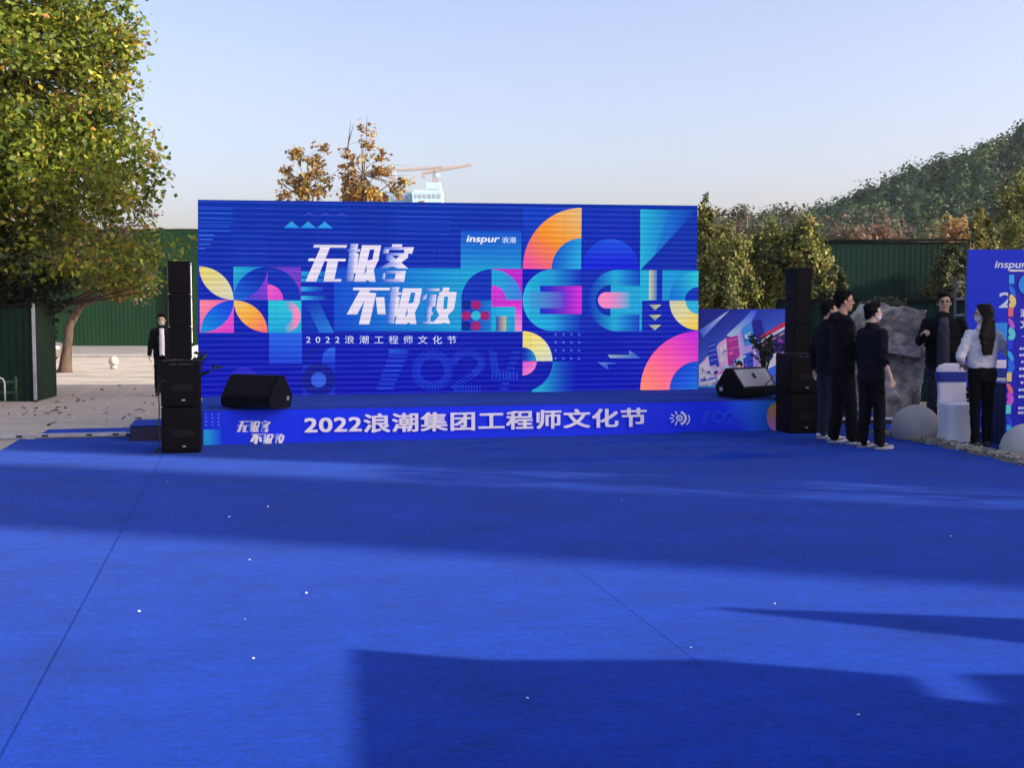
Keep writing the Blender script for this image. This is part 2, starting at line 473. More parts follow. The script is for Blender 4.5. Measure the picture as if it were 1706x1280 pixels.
# the slogan, stroke by stroke (units of its own; 'f' strokes fade to the left)
J1 = [('f', [(535, 118), (612, 118), (560, 490), (488, 490)]), ('f', [(510, 172), (632, 172), (628, 196), (500, 196)]),
      ('s', [(582, 215), (618, 215), (594, 410), (564, 410)]), ('s', [(650, 130), (738, 130), (655, 495), (570, 495)]),
      ('s', [(735, 130), (840, 130), (833, 172), (725, 172)]), ('s', [(775, 165), (834, 165), (815, 262), (752, 285)]),
      ('s', [(690, 285), (822, 262), (768, 375), (785, 495), (728, 495), (706, 478), (684, 495), (630, 495), (697, 385)])]
SLOGAN = [('s', [(175, 130), (502, 130), (494, 158), (165, 158)]), ('s', [(240, 150), (335, 150), (195, 497), (90, 497)]),
          ('s', [(122, 268), (490, 268), (482, 294), (114, 294)]), ('s', [(307, 290), (413, 290), (372, 497), (268, 497)]),
          ('s', [(385, 470), (447, 470), (441, 497), (360, 497)])] + J1 + [
          ('s', [(952, 118), (1052, 118), (1045, 155), (944, 155)]), ('f', [(872, 146), (1168, 146), (1161, 174), (862, 174)]),
          ('f', [(866, 170), (922, 170), (912, 212), (850, 212)]), ('s', [(1076, 170), (1162, 170), (1150, 212), (1066, 212)]),
          ('f', [(905, 205), (1112, 205), (1105, 232), (895, 232)]), ('s', [(1030, 228), (1112, 228), (1106, 255), (1036, 305), (950, 300)]),
          ('f', [(895, 228), (945, 232), (1010, 280), (950, 310), (880, 262)]),
          ('f', [(920, 300), (1040, 300), (1112, 362), (1010, 362), (952, 344), (895, 362), (815, 362)]),
          ('f', [(872, 385), (1088, 385), (1083, 412), (866, 412)]), ('s', [(988, 410), (1084, 410), (1074, 472), (976, 472)]),
          ('f', [(860, 410), (884, 410), (874, 472), (846, 472)]), ('f', [(845, 468), (1075, 468), (1071, 495), (838, 495)]),
          ('s', [(566, 556), (932, 556), (925, 582), (558, 582)]), ('s', [(630, 580), (730, 580), (602, 825), (498, 825)]),
          ('s', [(695, 600), (792, 612), (724, 924), (620, 924)]), ('s', [(787, 650), (872, 650), (887, 822), (806, 822)])] + [
          (k, [(x + 410, y + 430 if y < 450 else y + 424) for x, y in p]) for k, p in J1] + [
          ('f', [(1290, 560), (1426, 560), (1421, 586), (1270, 586)]), ('f', [(1330, 620), (1395, 620), (1382, 742), (1300, 742)]),
          ('f', [(1250, 640), (1300, 620), (1290, 660), (1245, 690)]), ('f', [(1290, 800), (1362, 800), (1356, 824), (1280, 824)]),
          ('f', [(1310, 742), (1350, 742), (1330, 900), (1285, 900)]), ('f', [(1250, 893), (1362, 893), (1352, 915), (1240, 915)]),
          ('s', [(1462, 550), (1527, 550), (1515, 600), (1448, 600)]), ('s', [(1425, 594), (1597, 594), (1592, 640), (1417, 640)]),
          ('s', [(1410, 640), (1472, 640), (1462, 770), (1392, 770)]), ('s', [(1512, 640), (1592, 640), (1570, 772), (1500, 772)]),
          ('s', [(1392, 765), (1572, 765), (1508, 832), (1532, 915), (1468, 905), (1440, 915), (1350, 915), (1424, 832)])]
def slogan(art, x0, y0, k, fade=(20, 80, 205), white=(222, 214, 236), sx=1.0):
    for kind, poly in SLOGAN:
        P = [(x0 + x * k * sx, y0 + y * k) for x, y in poly]
        if kind == 's': art.poly(P, white)
        else:
            xa, xb = min(p[0] for p in P), max(p[0] for p in P)
            art.poly(P, grad(fade, white, xa, 0, xa + (xb - xa) * 0.75, 0))

def digits_1024(art, x0, y0, x1, y1, col):
    W, Hh = x1 - x0, y1 - y0
    def P(a, b): return (x0 + W * a, y0 + Hh * b)
    t = []
    for i in range(9):                                                # 1: stack of short bars
        b = 0.05 + i * 0.112; t.append((*P(0.17 - 0.12 * b, b), 0.0))
        t.append((*P(0.09 - 0.10 * b + .02, b), 0.0))
    art.ticks(t, W * 0.075, Hh * 0.055, col)
    t = []
    for i in range(40):                                               # 0: ring of rays
        a = 2 * PI * i / 40; t.append((*P(0.37 + 0.115 * math.cos(a), 0.5 + 0.40 * math.sin(a)), a * 1.0))
    art.ticks(t, W * 0.06, Hh * 0.03, col)
    t = []
    for i in range(22):                                               # 2
        a = -PI + 1.35 * PI * i / 21; t.append((*P(0.62 + 0.10 * math.cos(a), 0.33 + 0.26 * math.sin(a)), a))
    for i in range(9):
        k = i / 8; t.append((*P(0.69 - 0.17 * k, 0.52 + 0.40 * k), 0.5))
    for i in range(10):
        t.append((*P(0.53 + 0.02 * i, 0.95), PI / 2))
    art.ticks(t, W * 0.05, Hh * 0.03, col)
    t = []
    for i in range(8):                                                # 4
        k = i / 7; t.append((*P(0.80 + .02 * k, 0.05 + 0.50 * k), 0.3)); t.append((*P(0.97 - 0.09 * k, 0.05 + 0.9 * k), 0.0))
    for i in range(8): t.append((*P(0.80 + 0.025 * i, 0.62), PI / 2))
    art.ticks(t, W * 0.06, Hh * 0.04, col)

def screen_art(w, h):
    A = Art([(331, 340), (1160, 347), (1161, 649.5), (336, 663)], w, h)
    DB, DB2 = (6, 44, 172), (4, 16, 168)
    CY_, CY2 = (24, 170, 212), (14, 108, 206)
    A.rect(331 - .5, 339, 1160.5, 664, grad3((4, 48, 165), (6, 36, 172), (3, 12, 170), 0, 345, 0, 655), 10, 8)
    # thin lines, upper left and centre
    for i, y in enumerate((353, 360, 367.5, 374.5, 382, 389)): A.rect(331.5, y, 386 - (0 if i < 4 else 3), y + 1.3, (26, 92, 214), same=i > 0)
    for i, (x1, y) in enumerate(((357, 396), (354, 403), (351, 411), (342, 418))): A.rect(332, y, x1, y + 1.4, (60, 120, 225), same=i > 0)
    for i, y in enumerate((396, 404, 411, 418, 425, 432, 439)): A.rect(388, y, 441, y + 1.2, (14, 66, 198), same=i > 0)
    for i, y in enumerate((355, 362, 369, 376, 384, 391)): A.rect(656, y, 742, y + 1.2, (20, 72, 196), same=i > 0)
    for k in range(3):
        cx = 511 + 26.5 * k
        A.poly([(cx - 12, 366), (cx, 357), (cx + 12, 366), (cx, 361)], grad((70, 60, 200), (40, 60, 190), 0, 357, 0, 366), same=k > 0)
    for k in range(3):
        cx = 482.5 + 27 * k
        A.poly([(cx - 13.5, 384), (cx, 372.5), (cx + 13.5, 384)], grad((60, 170, 215), (20, 130, 225), 0, 372, 0, 384), same=k > 0)
    for i in range(4):
        for j in range(4): A.disc(716 + i * 10, 419 + j * 7.5, 1.1, (40, 70, 205), 8, same=(i + j) > 0)
    # big cyan band behind the slogan
    A.rect(552, 448, 864, 553, grad((10, 72, 200), (26, 166, 210), 552, 0, 800, 0), 6, 2)
    A.rect(498, 455, 552, 463, grad((30, 150, 215), (14, 90, 205), 498, 0, 552, 0))
    A.rect(498, 466, 552, 472, grad((30, 160, 215), (12, 80, 200), 498, 0, 552, 0), same=True)
    A.rect(498, 480, 536, 488, grad((40, 160, 220), DB, 498, 0, 536, 0), 2, same=True)
    A.rect(498, 495, 540, 502, grad((50, 180, 225), DB, 498, 0, 540, 0), 2, same=True)
    # R leg
    A.poly([(498, 502), (526, 502), (552, 555), (498, 555)], grad((6, 44, 172), (6, 60, 190), 498, 0, 540, 0))
    A.poly([(505, 508), (526, 504), (552, 555.5), (528, 555.5)], grad(DB, (34, 122, 214), 505, 510, 545, 550))
    # four-petal flower
    A.lens((332.5, 448), (388, 502.5), grad((226, 204, 104), (208, 206, 190), 332, 448, 388, 502))
    A.rect(333.5, 503, 388.5, 556.5, grad((246, 136, 150), (216, 58, 206), 333, 510, 380, 556), 3, 3)
    A.lens((388.5, 503), (335, 556.5), grad((18, 62, 214), (4, 142, 224), 380, 505, 340, 556))
    A.lens((388.5, 503), (443.5, 556), grad3((236, 190, 110), (238, 166, 60), (244, 104, 120), 392, 505, 440, 556))
    A.rect(388, 448, 443, 502.5, grad((28, 176, 206), (26, 90, 205), 388, 448, 430, 490), 2, 2)
    A.poly([(443.3, 456), (443.3, 502), (408, 502)], grad((146, 52, 206), (60, 60, 205), 443, 470, 408, 502))
    A.lens((388, 502.5), (443.3, 448), grad((20, 92, 205), (5, 40, 172), 395, 500, 430, 460))
    A.rect(443.4, 448, 497.5, 502.3, grad((96, 62, 196), (118, 52, 190), 443, 448, 497, 500))
    A.ring(443.4, 502.3, 0, 54, 0, 90, (6, 46, 176), 20)
    A.ring(443.4, 502.3, 0, 25.5, 0, 90, grad((238, 92, 190), (205, 62, 206), 443, 480, 468, 502), 14)
    A.rect(444.5, 503, 498.5, 556, grad((40, 190, 210), (26, 158, 214), 444, 503, 444, 556), 2, 2)
    A.ring(470, 529.5, 14, 27, -82, 86, grad((40, 176, 214), (246, 132, 188), 470, 0, 490, 0), 18)
    A.rect(446, 556.5, 499.5, 607.5, grad((34, 98, 224), (24, 60, 206), 446, 556, 446, 607), 2, 2)
    # faint ringed figure lower left
    A.rect(501, 608, 554, 661, (18, 42, 190))
    A.poly([(532, 607), (534, 590), (544, 581), (554, 580), (554, 607)], grad((40, 100, 220), (20, 50, 195), 540, 580, 540, 607))
    A.ring(527, 634, 12, 27.5, 0, 360, (8, 22, 140), 32)
    A.disc(527, 634, 12.5, (44, 88, 216))
    A.ring(527, 606, 21, 27, 90, 180, (8, 26, 150), 14)
    A.ring(405, 640, 0, 27, 20, 160, grad((52, 42, 196), (6, 20, 170), 405, 612, 405, 636), 16)
    digits_1024(A, 628, 584, 862, 652, (24, 60, 204))
    A.rect(642, 583, 672, 590, grad((30, 84, 215), (20, 60, 205), 642, 0, 672, 0))
    # logo tile
    A.rect(760.5, 385, 861.5, 448, grad((12, 76, 196), (28, 146, 210), 0, 385, 0, 448), 2, 3)
    A.text('inspur', 771, 393.5, 824, 407.5, (226, 236, 250), 0.03, 1.0, 0.25)
    A.text('浪潮', 829, 395, 852, 405.5, (190, 220, 248), 0.01)
    # orange arch
    A.rect(864, 346, 962, 448, grad((8, 60, 190), (8, 40, 176), 864, 346, 890, 448))
    A.ring(962, 448, 49.5, 98, 90, 180, grad3((236, 72, 176), (238, 142, 40), (222, 178, 120), 868, 448, 958, 348), 32, 1.045, 4)
    A.ring(962, 448, 0, 49.5, 90, 180, grad((14, 84, 200), (32, 160, 216), 915, 420, 960, 430), 20, 1.045)
    A.rect(962.3, 346.5, 1061, 448, grad((8, 46, 176), (6, 30, 170), 0, 346, 0, 448))
    A.ring(1012, 448, 0, 48.5, 0, 180, grad((24, 78, 214), (10, 24, 206), 0, 398, 0, 448), 28, 1.06)
    A.poly([(1061.3, 347), (1110, 347.3), (1086, 424), (1062, 448.5)], grad((34, 176, 212), (18, 120, 205), 1061, 0, 1100, 0))
    A.poly([(1110, 347.3), (1156, 347.5), (1135, 371), (1086, 424)], grad((18, 120, 205), (8, 50, 178), 1100, 0, 1150, 0))
    # second row: rings, circles and letters
    A.ring(812, 501, 0, 50.5, 90, 180, (8, 48, 178), 20, 1.03)
    A.rect(762, 501, 812, 552, grad((8, 48, 178), (20, 120, 206), 770, 0, 812, 0), 2)
    A.rect(812.2, 448.3, 863, 500, grad((196, 36, 200), (160, 40, 205), 840, 448, 863, 500))
    A.ring(812.2, 500, 0, 50.5, 0, 90, grad((26, 160, 214), (60, 120, 210), 815, 470, 860, 490), 20, 1.0)
    A.ring(812.2, 500, 0, 24, 0, 90, grad((216, 50, 206), (170, 50, 200), 812, 480, 836, 500), 14)
    A.rect(812.2, 500, 863, 511.5, grad((190, 50, 196), (206, 40, 200), 812, 0, 863, 0))
    A.rect(812.2, 511.5, 852, 527, grad((26, 160, 216), (30, 170, 216), 812, 0, 852, 0))
    A.rect(836, 527, 852, 552, grad((40, 160, 210), (26, 150, 214), 836, 0, 852, 0))
    A.rect(820, 527, 836.5, 552, grad((10, 40, 170), (196, 186, 130), 820, 0, 834, 0))
    A.rect(851.5, 511.5, 863, 552, grad((206, 50, 206), (240, 140, 206), 0, 511, 0, 552))
    for i, (cx, cy, c) in enumerate(((770, 508.5, 0), (786, 508.5, 1), (770, 526.5, 1), (786, 526.5, 2), (801, 526.5, 1), (770, 543.5, 0), (786, 543.5, 1))):
        A.disc(cx, cy, 8, [(10, 34, 140), (156, 26, 120), (40, 180, 214)][c], 18, same=i > 0)
    A.rect(864, 449, 963, 552, (6, 24, 180))
    cyf = grad3((30, 176, 214), (26, 150, 212), (8, 46, 178), 866, 0, 962, 0)
    A.ring(914, 500, 0, 50, 90, 270, cyf, 28, 1.03)
    A.rect(913.8, 448.6, 962, 551.4, cyf, 4)
    A.rect(893, 476, 963, 523, grad((10, 34, 200), (206, 40, 206), 893, 0, 962, 0), 4)
    A.poly([(866, 486), (935, 486), (935, 513.5), (866, 513.5)], grad((30, 168, 214), (100, 60, 206), 880, 0, 935, 0))
    A.rect(963.2, 449, 1061, 552, (8, 40, 176))
    cg = grad3((8, 48, 178), (30, 166, 212), (10, 70, 190), 976, 0, 1060, 0)
    A.ring(1024, 500, 0, 50, 90, 270, cg, 28, 1.03)
    A.rect(1023.8, 448.6, 1060, 551.4, cg, 4)
    A.ring(1012, 500, 0, 26, 90, 270, (8, 40, 170), 18)
    A.rect(1012, 475, 1077, 523.5, grad((30, 168, 212), (26, 150, 212), 1012, 0, 1077, 0))
    A.rect(1003.5, 486, 1014, 513.2, (238, 133, 196))
    A.ring(1004, 499.6, 0, 13.6, 90, 270, (240, 136, 196), 14)
    A.poly([(1011, 486), (1045, 486), (1045, 513), (1011, 513)], grad((236, 130, 196), (30, 166, 212), 1011, 0, 1042, 0))
    A.rect(1061, 448.6, 1076.5, 499, (28, 170, 212))
    A.rect(1061, 523, 1072, 551, grad((28, 170, 212), (8, 46, 178), 1061, 0, 1072, 0))
    A.rect(1076.5, 448.6, 1090, 499, grad((200, 196, 150), (20, 110, 200), 1077, 0, 1090, 0))
    A.rect(1090, 448.6, 1098.5, 499, (8, 40, 172))
    A.rect(1065, 500, 1100, 552, (8, 34, 172))
    for k in range(3):
        cy = 506.5 + 17 * k
        A.poly([(1076.5, cy), (1097.5, cy), (1087, cy + 9.5)], grad((120, 140, 150), (196, 190, 140), 1076, 0, 1097, 0), same=k > 0)
    A.rect(1099, 448.6, 1160.5, 499.5, grad((24, 156, 212), (20, 130, 210), 1099, 448, 1130, 490))
    A.ring(1160.5, 499.5, 0, 50, 90, 180, grad((10, 110, 205), (40, 186, 212), 1112, 480, 1155, 460), 20)
    A.ring(1160.5, 499.5, 0, 23, 90, 180, (8, 46, 178), 14)
    A.rect(1100, 499.6, 1160.8, 551.5, (6, 30, 174))
    A.ring(1160.8, 499.6, 22, 49.5, 180, 270, grad3((196, 196, 170), (216, 206, 150), (238, 196, 70), 1112, 500, 1158, 548), 22)
    A.ring(1160.8, 499.6, 0, 22, 180, 270, (36, 170, 212), 14)
    # lower right shapes
    A.ring(864, 602, 0, 50, 0, 90, grad3((236, 212, 96), (222, 210, 140), (206, 210, 200), 866, 556, 910, 600), 22)
    A.ring(864, 602, 0, 23, 0, 90, grad((10, 40, 176), (26, 140, 206), 866, 590, 884, 590), 14)
    A.rect(864, 602.2, 952, 653.5, grad((26, 160, 210), (6, 26, 172), 895, 0, 948, 0), 8)
    A.ring(864, 602.2, 0, 50.5, -90, 0, (6, 22, 168), 22)
    A.rect(864, 640, 880, 654, (6, 22, 168))
    A.ring(864, 602.2, 0, 23.5, -90, 0, grad((206, 80, 206), (240, 130, 196), 864, 604, 880, 622), 14)
    for i in range(4):
        for j in range(4): A.disc(919 + 13.2 * i, 557 + 13.4 * j, 1.9, (66, 112, 226), 8, same=(i + j) > 0)
    A.poly([(1007, 591), (1043, 591), (1043, 582.5), (1063, 596.5), (1011, 596.5)], grad((150, 170, 180), (40, 90, 200), 1007, 0, 1060, 0))
    A.poly([(990, 603.5), (1024, 603.5), (1020, 607), (1006, 607), (1009, 616.5)], grad((90, 130, 210), (20, 50, 190), 990, 0, 1024, 0))
    A.rect(1112, 601, 1161, 650, (8, 40, 176))
    A.ring(1161, 650, 48, 98, 90, 180, grad3((252, 132, 104), (238, 84, 160), (196, 40, 214), 1066, 645, 1158, 560), 32, 1.01, 4)
    A.ring(1161, 650, 0, 48, 90, 180, grad((10, 52, 190), (24, 104, 214), 1120, 610, 1160, 650), 20, 1.01)
    slogan(A, 490, 390, 1 / 6.093)
    A.text('2022浪潮工程师文化节', 505.5, 560, 752, 573.5, (206, 216, 246), 0.0, 1.9)
    return A

def banner_art(w, h):
    A = Art([(336, 682), (1290, 663), (1290, 719), (336, 744)], w, h, gain=1.35, step=0.0007)
    L0 = lambda x: 682 - 19 * (x - 336) / 954.0
    A.rect(335.8, 681.9, 1290.2, 744.2, (6, 44, 216))
    # base sheet is a quad in its own perspective
    A.mb = MB(); A.n = 0
    q = [(336, 682), (1290, 663), (1290, 719), (336, 744)]
    A.poly(q, (7, 46, 218))
    A.poly([(1195, 665), (1290, 663), (1290, 719), (1240, 720.5)], grad((7, 46, 218), (40, 130, 226), 1215, 700, 1290, 672))
    for i in range(3):
        for j in range(4): A.disc(341 + 10.5 * i, 687.6 + 6.4 * j, 1.2, (130, 160, 246), 8, same=(i + j) > 0)
    A.poly([(336.5, 715), (367, 714), (367, 743), (336.5, 744)], grad((30, 170, 240), (7, 56, 220), 337, 0, 367, 0))
    slogan(A, 386.5, 693, 0.0525, (20, 100, 236), (226, 236, 255), 1.0)
    A.text('2022浪潮集团工程师文化节', 504, 689, 1071, 722, (232, 238, 255), 0.036, 1.06, dy=-13)
    # round emblem with rays
    c = (1127, 694.5)
    A.ring(c[0], c[1], 3.2, 5.8, 0, 360, (226, 236, 255), 18)
    A.disc(c[0], c[1], 1.6, (226, 236, 255), 10)
    A.ring(c[0], c[1], 8.5, 12.5, -62, 62, (226, 236, 255), 14)
    A.ring(c[0] + 3, c[1] + 1, 12.6, 14.8, -50, 30, (226, 236, 255), 14)
    A.ticks([(c[0] + 10.5 * math.cos(math.radians(t)) * 1.25, c[1] - 10.5 * math.sin(math.radians(t)), -math.radians(t)) for t in (115, 150, 180, 212, 245)], 6.5, 2.2, (226, 236, 255))
    A.poly([(c[0] + 1, c[1] - 9), (c[0] + 4, c[1] - 13), (c[0] + 7, c[1] - 10), (c[0] + 4, c[1] - 7.5)], (226, 236, 255))
    A.poly([(c[0] + 1, c[1] + 9), (c[0] + 4, c[1] + 13), (c[0] + 7, c[1] + 10), (c[0] + 4, c[1] + 7.5)], (226, 236, 255))
    digits_1024(A, 1163, 681, 1243, 704, (34, 92, 230))
    A.ring(1291, 692, 0, 18, 90, 270, grad((246, 160, 60), (230, 130, 220), 0, 670, 0, 716), 20, 1.45)
    return A

# ------------------------------------------------------------------ the setting: ground, paving, carpet
def build_ground():
    mb = MB()
    ys = [-60, -20, 0, 8, 15, 17.5, 20, 25, 30, 40, 50, 60, 80, 120, 300, 800, 3000]
    xs = [-2500, -400, -100, -40, -20, -8, 0, 8, 20, 40, 100, 400, 2500]
    vs = [(x, y, ground_z(y) - 0.012) for y in ys for x in xs]
    n = len(xs)
    mb.add(vs, [(j * n + i, j * n + i + 1, (j + 1) * n + i + 1, (j + 1) * n + i) for j in range(len(ys) - 1) for i in range(n - 1)])
    g = mb.build('ground', M_CONC); tag(g, kind='structure')
    # paving slabs beside and behind the stage
    pv = empty('pavement', (0, 0, 0)); tag(pv, kind='structure')
    me = MB().box((0, 0, -0.05), (0.988, 1.188, 0.1), bev=0.008).mesh('slab', M_CONC)
    rnd = random.Random(3)
    for i in range(-9, 1):
        for j in range(0, 15):
            c = stg(i * 1.0 - 0.6, 0.9 + j * 1.2)
            if c.x > -4.2 + 0.0 * c.y and j > 6: continue
            if c.x < -0.46 * c.y - 1.0: continue
            if j < 1 and i > -2: continue
            o = link_mesh('slab', me, pv)
            sl = 0 if c.y < 15 else (-0.04 if c.y < 20 else -0.02)
            o.location = (c.x, c.y, ground_z(c.y) + rnd.uniform(-0.002, 0.003))
            R = Matrix.Rotation(math.atan(sl), 4, 'X') @ Matrix.Rotation(ST_A, 4, 'Z')
            o.rotation_euler = R.to_euler()
    # far road strip in front of the long green wall
    mb = MB(); mb.add([(-60, 58, -0.79), (4, 58, -0.79), (4, 74, -0.79), (-60, 74, -0.79)], [(0, 1, 2, 3)])
    tag(mb.build('road', M_ASPH), kind='structure')
    mb = MB(); mb.box((-28, 57.9, -0.74), (64, 0.18, 0.13), bev=0.02)
    tag(mb.build('kerb', M_KERB), kind='structure')
build_ground()

def carpet_sheet(u0, u1, v0, v1, zoff, seed, du=0.07, clip=None, wr=1.0):
    nu, nv = max(2, int((u1 - u0) / du)), max(2, int((v1 - v0) / du))
    U, V = np.meshgrid(np.linspace(u0, u1, nu + 1), np.linspace(v0, v1, nv + 1))
    X = SO.x + SU.x * U + SV.x * V; Y = SO.y + SU.y * U + SV.y * V
    Z = np.full_like(X, zoff)
    rs = np.random.default_rng(seed)
    # long soft wrinkles that run across the sheet, stronger near the stage
    far = np.clip((V + 5.0) / 5.0, 0.12, 1.0)
    for k in range(26):
        vc = rs.uniform(v0, min(v1, 0.1) if v0 < 0 else v1); uc = rs.uniform(u0, u1); ln = rs.uniform(0.6, 2.2); wd = rs.uniform(0.02, 0.07)
        sl = rs.normal(0, 0.10); am = rs.uniform(0.004, 0.016)
        d = V - vc - sl * (U - uc) - 0.05 * np.sin((U - uc) * 2.1 + k)
        Z += wr * far * am * np.exp(-(d / wd) ** 2) * np.exp(-((U - uc) / ln) ** 2)
    Z += wr * 0.004 * np.sin(V * 3.1 + 1.3 * np.sin(U * 0.9 + seed)) * np.clip((V + 6) / 8, 0, 1) * (0.5 + 0.5 * np.sin(U * 0.7 + seed))
    # a few real folds pushed up in front of the stage
    if u1 > 5:
        for k in range(15):
            vc, uc, ln, wd, am = rs.uniform(-2.6, -0.15), rs.uniform(2.6, 7.0), rs.uniform(0.5, 1.5), rs.uniform(0.03, 0.06), rs.uniform(0.018, 0.042)
            d = V - vc - rs.normal(0.02, 0.06) * (U - uc) - 0.03 * np.sin((U - uc) * 3 + k)
            Z += am * np.exp(-(d / wd) ** 2) * np.exp(-((U - uc) / ln) ** 2) * np.clip((U - u0 - 0.15) / 0.7, 0, 1)
    # lifted edges at the seams
    e = np.minimum(np.abs(U - u0), np.abs(U - u1)); 
    Z = zoff + (Z - zoff) * np.clip(0.08 + (np.minimum(U - u0, u1 - U)) / 0.35, 0, 1) + 0.0018 * np.exp(-(e / 0.05) ** 2)
    Z = np.maximum(Z, zoff * 0.6)
    vs = np.stack([X, Y, Z], -1).reshape(-1, 3)
    mb = MB(); n = nu + 1
    fs = []
    for j in range(nv):
        for i in range(nu):
            a = j * n + i
            if clip is not None:
                c = vs[a]
                if clip(c[0], c[1]): continue
            fs.append((a, a + 1, a + n + 1, a + n))
    mb.add([tuple(p) for p in vs], fs, smooth=True)
    return mb
carpet = empty('carpet', (0, 0, 0)); tag(carpet, kind='structure')
edge = lambda x, y: x > 4.50 + 0.55 * min(1, max(0, (14.3 - y) / 2.3)) ** 0.7 + 0.05 * math.sin(y * 5) if y > 10 else False
for k, (u0, u1, v1, z, wr) in enumerate(((-2.15, -0.385, 1.10, 0.0095, 0.8), (-0.392, 0.873, 0.02, 0.012, 0.5), (0.872, 2.372, 0.02, 0.0112, 0.8), (2.370, 9.6, 0.02, 0.0120, 1.0))):
    carpet_sheet(u0, u1, -13.6, v1, z, 11 + k, du=0.05, clip=edge if k == 3 else None, wr=wr).build('carpet_strip', M_CARPET, carpet)
# narrow overlap strip beside the left seam
mb = MB()
P = [stg(-0.27 + 0.006 * math.sin(v * 3), v, 0.0155 + 0.001 * math.sin(v * 7)) for v in np.linspace(-13, -0.6, 80)]
Q = [stg(-0.385, v, 0.0150) for v in np.linspace(-13, -0.6, 80)]
mb.add(P + Q, [(i, i + 1, 80 + i + 1, 80 + i) for i in range(79)], smooth=True)
mb.build('carpet_strip', M_CARPET, carpet)
# carpet behind the metal beam and right-hand lounge carpet
tag(carpet_sheet(-2.0, -0.75, 1.32, 2.25, 0.010, 31, wr=0.3).build('carpet_offcut', M_CARPET), kind='structure')
mb = MB(); xs = np.linspace(4.75, 9.5, 40); ys = np.linspace(11.0, 16.2, 44)
vs = [(x + (0.07 * math.sin(y * 4) if i == 0 else 0), y, 0.006 + ground_z(y) + 0.004 * math.sin(y * 9 + x)) for y in ys for i, x in enumerate(xs)]
mb.add(vs, [(j * 40 + i, j * 40 + i + 1, (j + 1) * 40 + i + 1, (j + 1) * 40 + i) for j in range(43) for i in range(39)], smooth=True)
tag(mb.build('carpet_patch', M_CARPET), kind='structure')
mb = MB(); vs = []
for y in np.linspace(14.6, 17.4, 20):
    for x in np.linspace(3.9, 5.2, 8): vs.append((x, y, ground_z(y) + 0.008 + 0.004 * math.sin(8 * y)))
mb.add(vs, [(j * 8 + i, j * 8 + i + 1, (j + 1) * 8 + i + 1, (j + 1) * 8 + i) for j in range(19) for i in range(7)], smooth=True)
tag(mb.build('carpet_runner', M_CARPET), kind='structure')

# rough stone edging along the right side of the carpet
def edging():
    mb = MB(); rs = random.Random(5)
    for k in range(620):
        y = rs.uniform(11.2, 14.6)
        x0 = 4.50 + 0.55 * min(1, max(0, (14.3 - y) / 2.3)) ** 0.7
        x = x0 + rs.gauss(0.10, 0.045); s = rs.uniform(0.018, 0.05)
        z = max(0.0, 0.045 - abs(x - x0 - 0.10) * 0.35) + s * 0.3
        R = Matrix.Rotation(rs.uniform(0, 6.3), 3, 'Z') @ Matrix.Rotation(rs.uniform(-.7, .7), 3, 'X')
        vs = [Vector((x, y, z)) + R @ Vector((a * s * rs.uniform(.6, 1.3), b * s * rs.uniform(.6, 1.3), c * s * rs.uniform(.4, .9))) for a, b, c in ((1, 0, 0), (-1, 0, 0), (0, 1, 0), (0, -1, 0), (0, 0, 1), (0, 0, -1))]
        mb.add(vs, [(0, 2, 4), (2, 1, 4), (1, 3, 4), (3, 0, 4), (2, 0, 5), (1, 2, 5), (3, 1, 5), (0, 3, 5)])
    o = mb.build('gravel_edging', mat('edging_stone', (0.30, 0.27, 0.22), 0.95, 0.5, 8, 0.3, 40))
    tag(o, 'strip of rough grey brown gravel along the right carpet edge', 'gravel', kind='stuff')
    mb = MB(); n = 60; vs = []
    for y in np.linspace(11.2, 14.7, n):
        x0 = 4.50 + 0.55 * min(1, max(0, (14.3 - y) / 2.3)) ** 0.7
        j = 0.03 * math.sin(y * 11) + 0.02 * math.sin(y * 29)
        vs += [(x0 - 0.05 + j, y, 0.002), (x0 + 0.02 + j, y, 0.030), (x0 + 0.12, y, 0.048 + 0.5 * j), (x0 + 0.22 - j, y, 0.03), (x0 + 0.32 - j, y, 0.002)]
    mb.add(vs, [(5 * i + k, 5 * i + k + 1, 5 * i + 6 + k, 5 * i + 5 + k) for i in range(n - 1) for k in range(4)], smooth=True)
    tag(mb.build('soil_bed', mat('edging_soil', (0.13, 0.11, 0.085), 0.95, 0.5, 20, 0.6, 60)), kind='structure')
edging()

# ------------------------------------------------------------------ stage
stage = empty('stage', stg(0, 0), ST_A, 'low stage covered in blue carpet with a printed blue front skirt', 'stage')
SH = 0.42
mb = MB()
nu, nv = 90, 30
vs = []
for j in range(nv + 1):
    for i in range(nu + 1):
        u, v = -0.05 + 7.5 * i / nu, -0.004 + 2.7 * j / nv
        w = 0.004 * math.sin(v * 9 + 1.2 * math.sin(u * .8)) + 0.003 * math.sin(v * 23 + u * .6)
        vs.append((u, v, SH + (0 if j in (0, nv) else max(0, w))))
mb.add(vs, [(j * (nu + 1) + i, j * (nu + 1) + i + 1, (j + 1) * (nu + 1) + i + 1, (j + 1) * (nu + 1) + i) for j in range(nv) for i in range(nu)], smooth=True)
mb.build('deck_carpet', M_CARPET, stage)
MB().box((3.7, 1.35, 0.085), (7.48, 2.66, 0.64)).build('platform', mat('stage_frame', (0.03, 0.03, 0.04), 0.8), stage)
MB().box((3.7, -0.004, 0.408), (7.5, 0.016, 0.02), bev=0.006).build('edge_trim', M_BLUEFAB, stage)
BW, BH = 7.05, 0.40
ba = banner_art(BW, BH)
ban = ba.build('skirt_banner', M_PRINT, stage); ban.location = (0.0, -0.012, 0.0)
tag(ban, 'blue skirt banner with large white festival title')
mb = MB(); mb.box((3.7, -0.006, 0.2), (7.5, 0.006, 0.4)); mb.build('skirt_backing', M_BLUEFAB, stage)

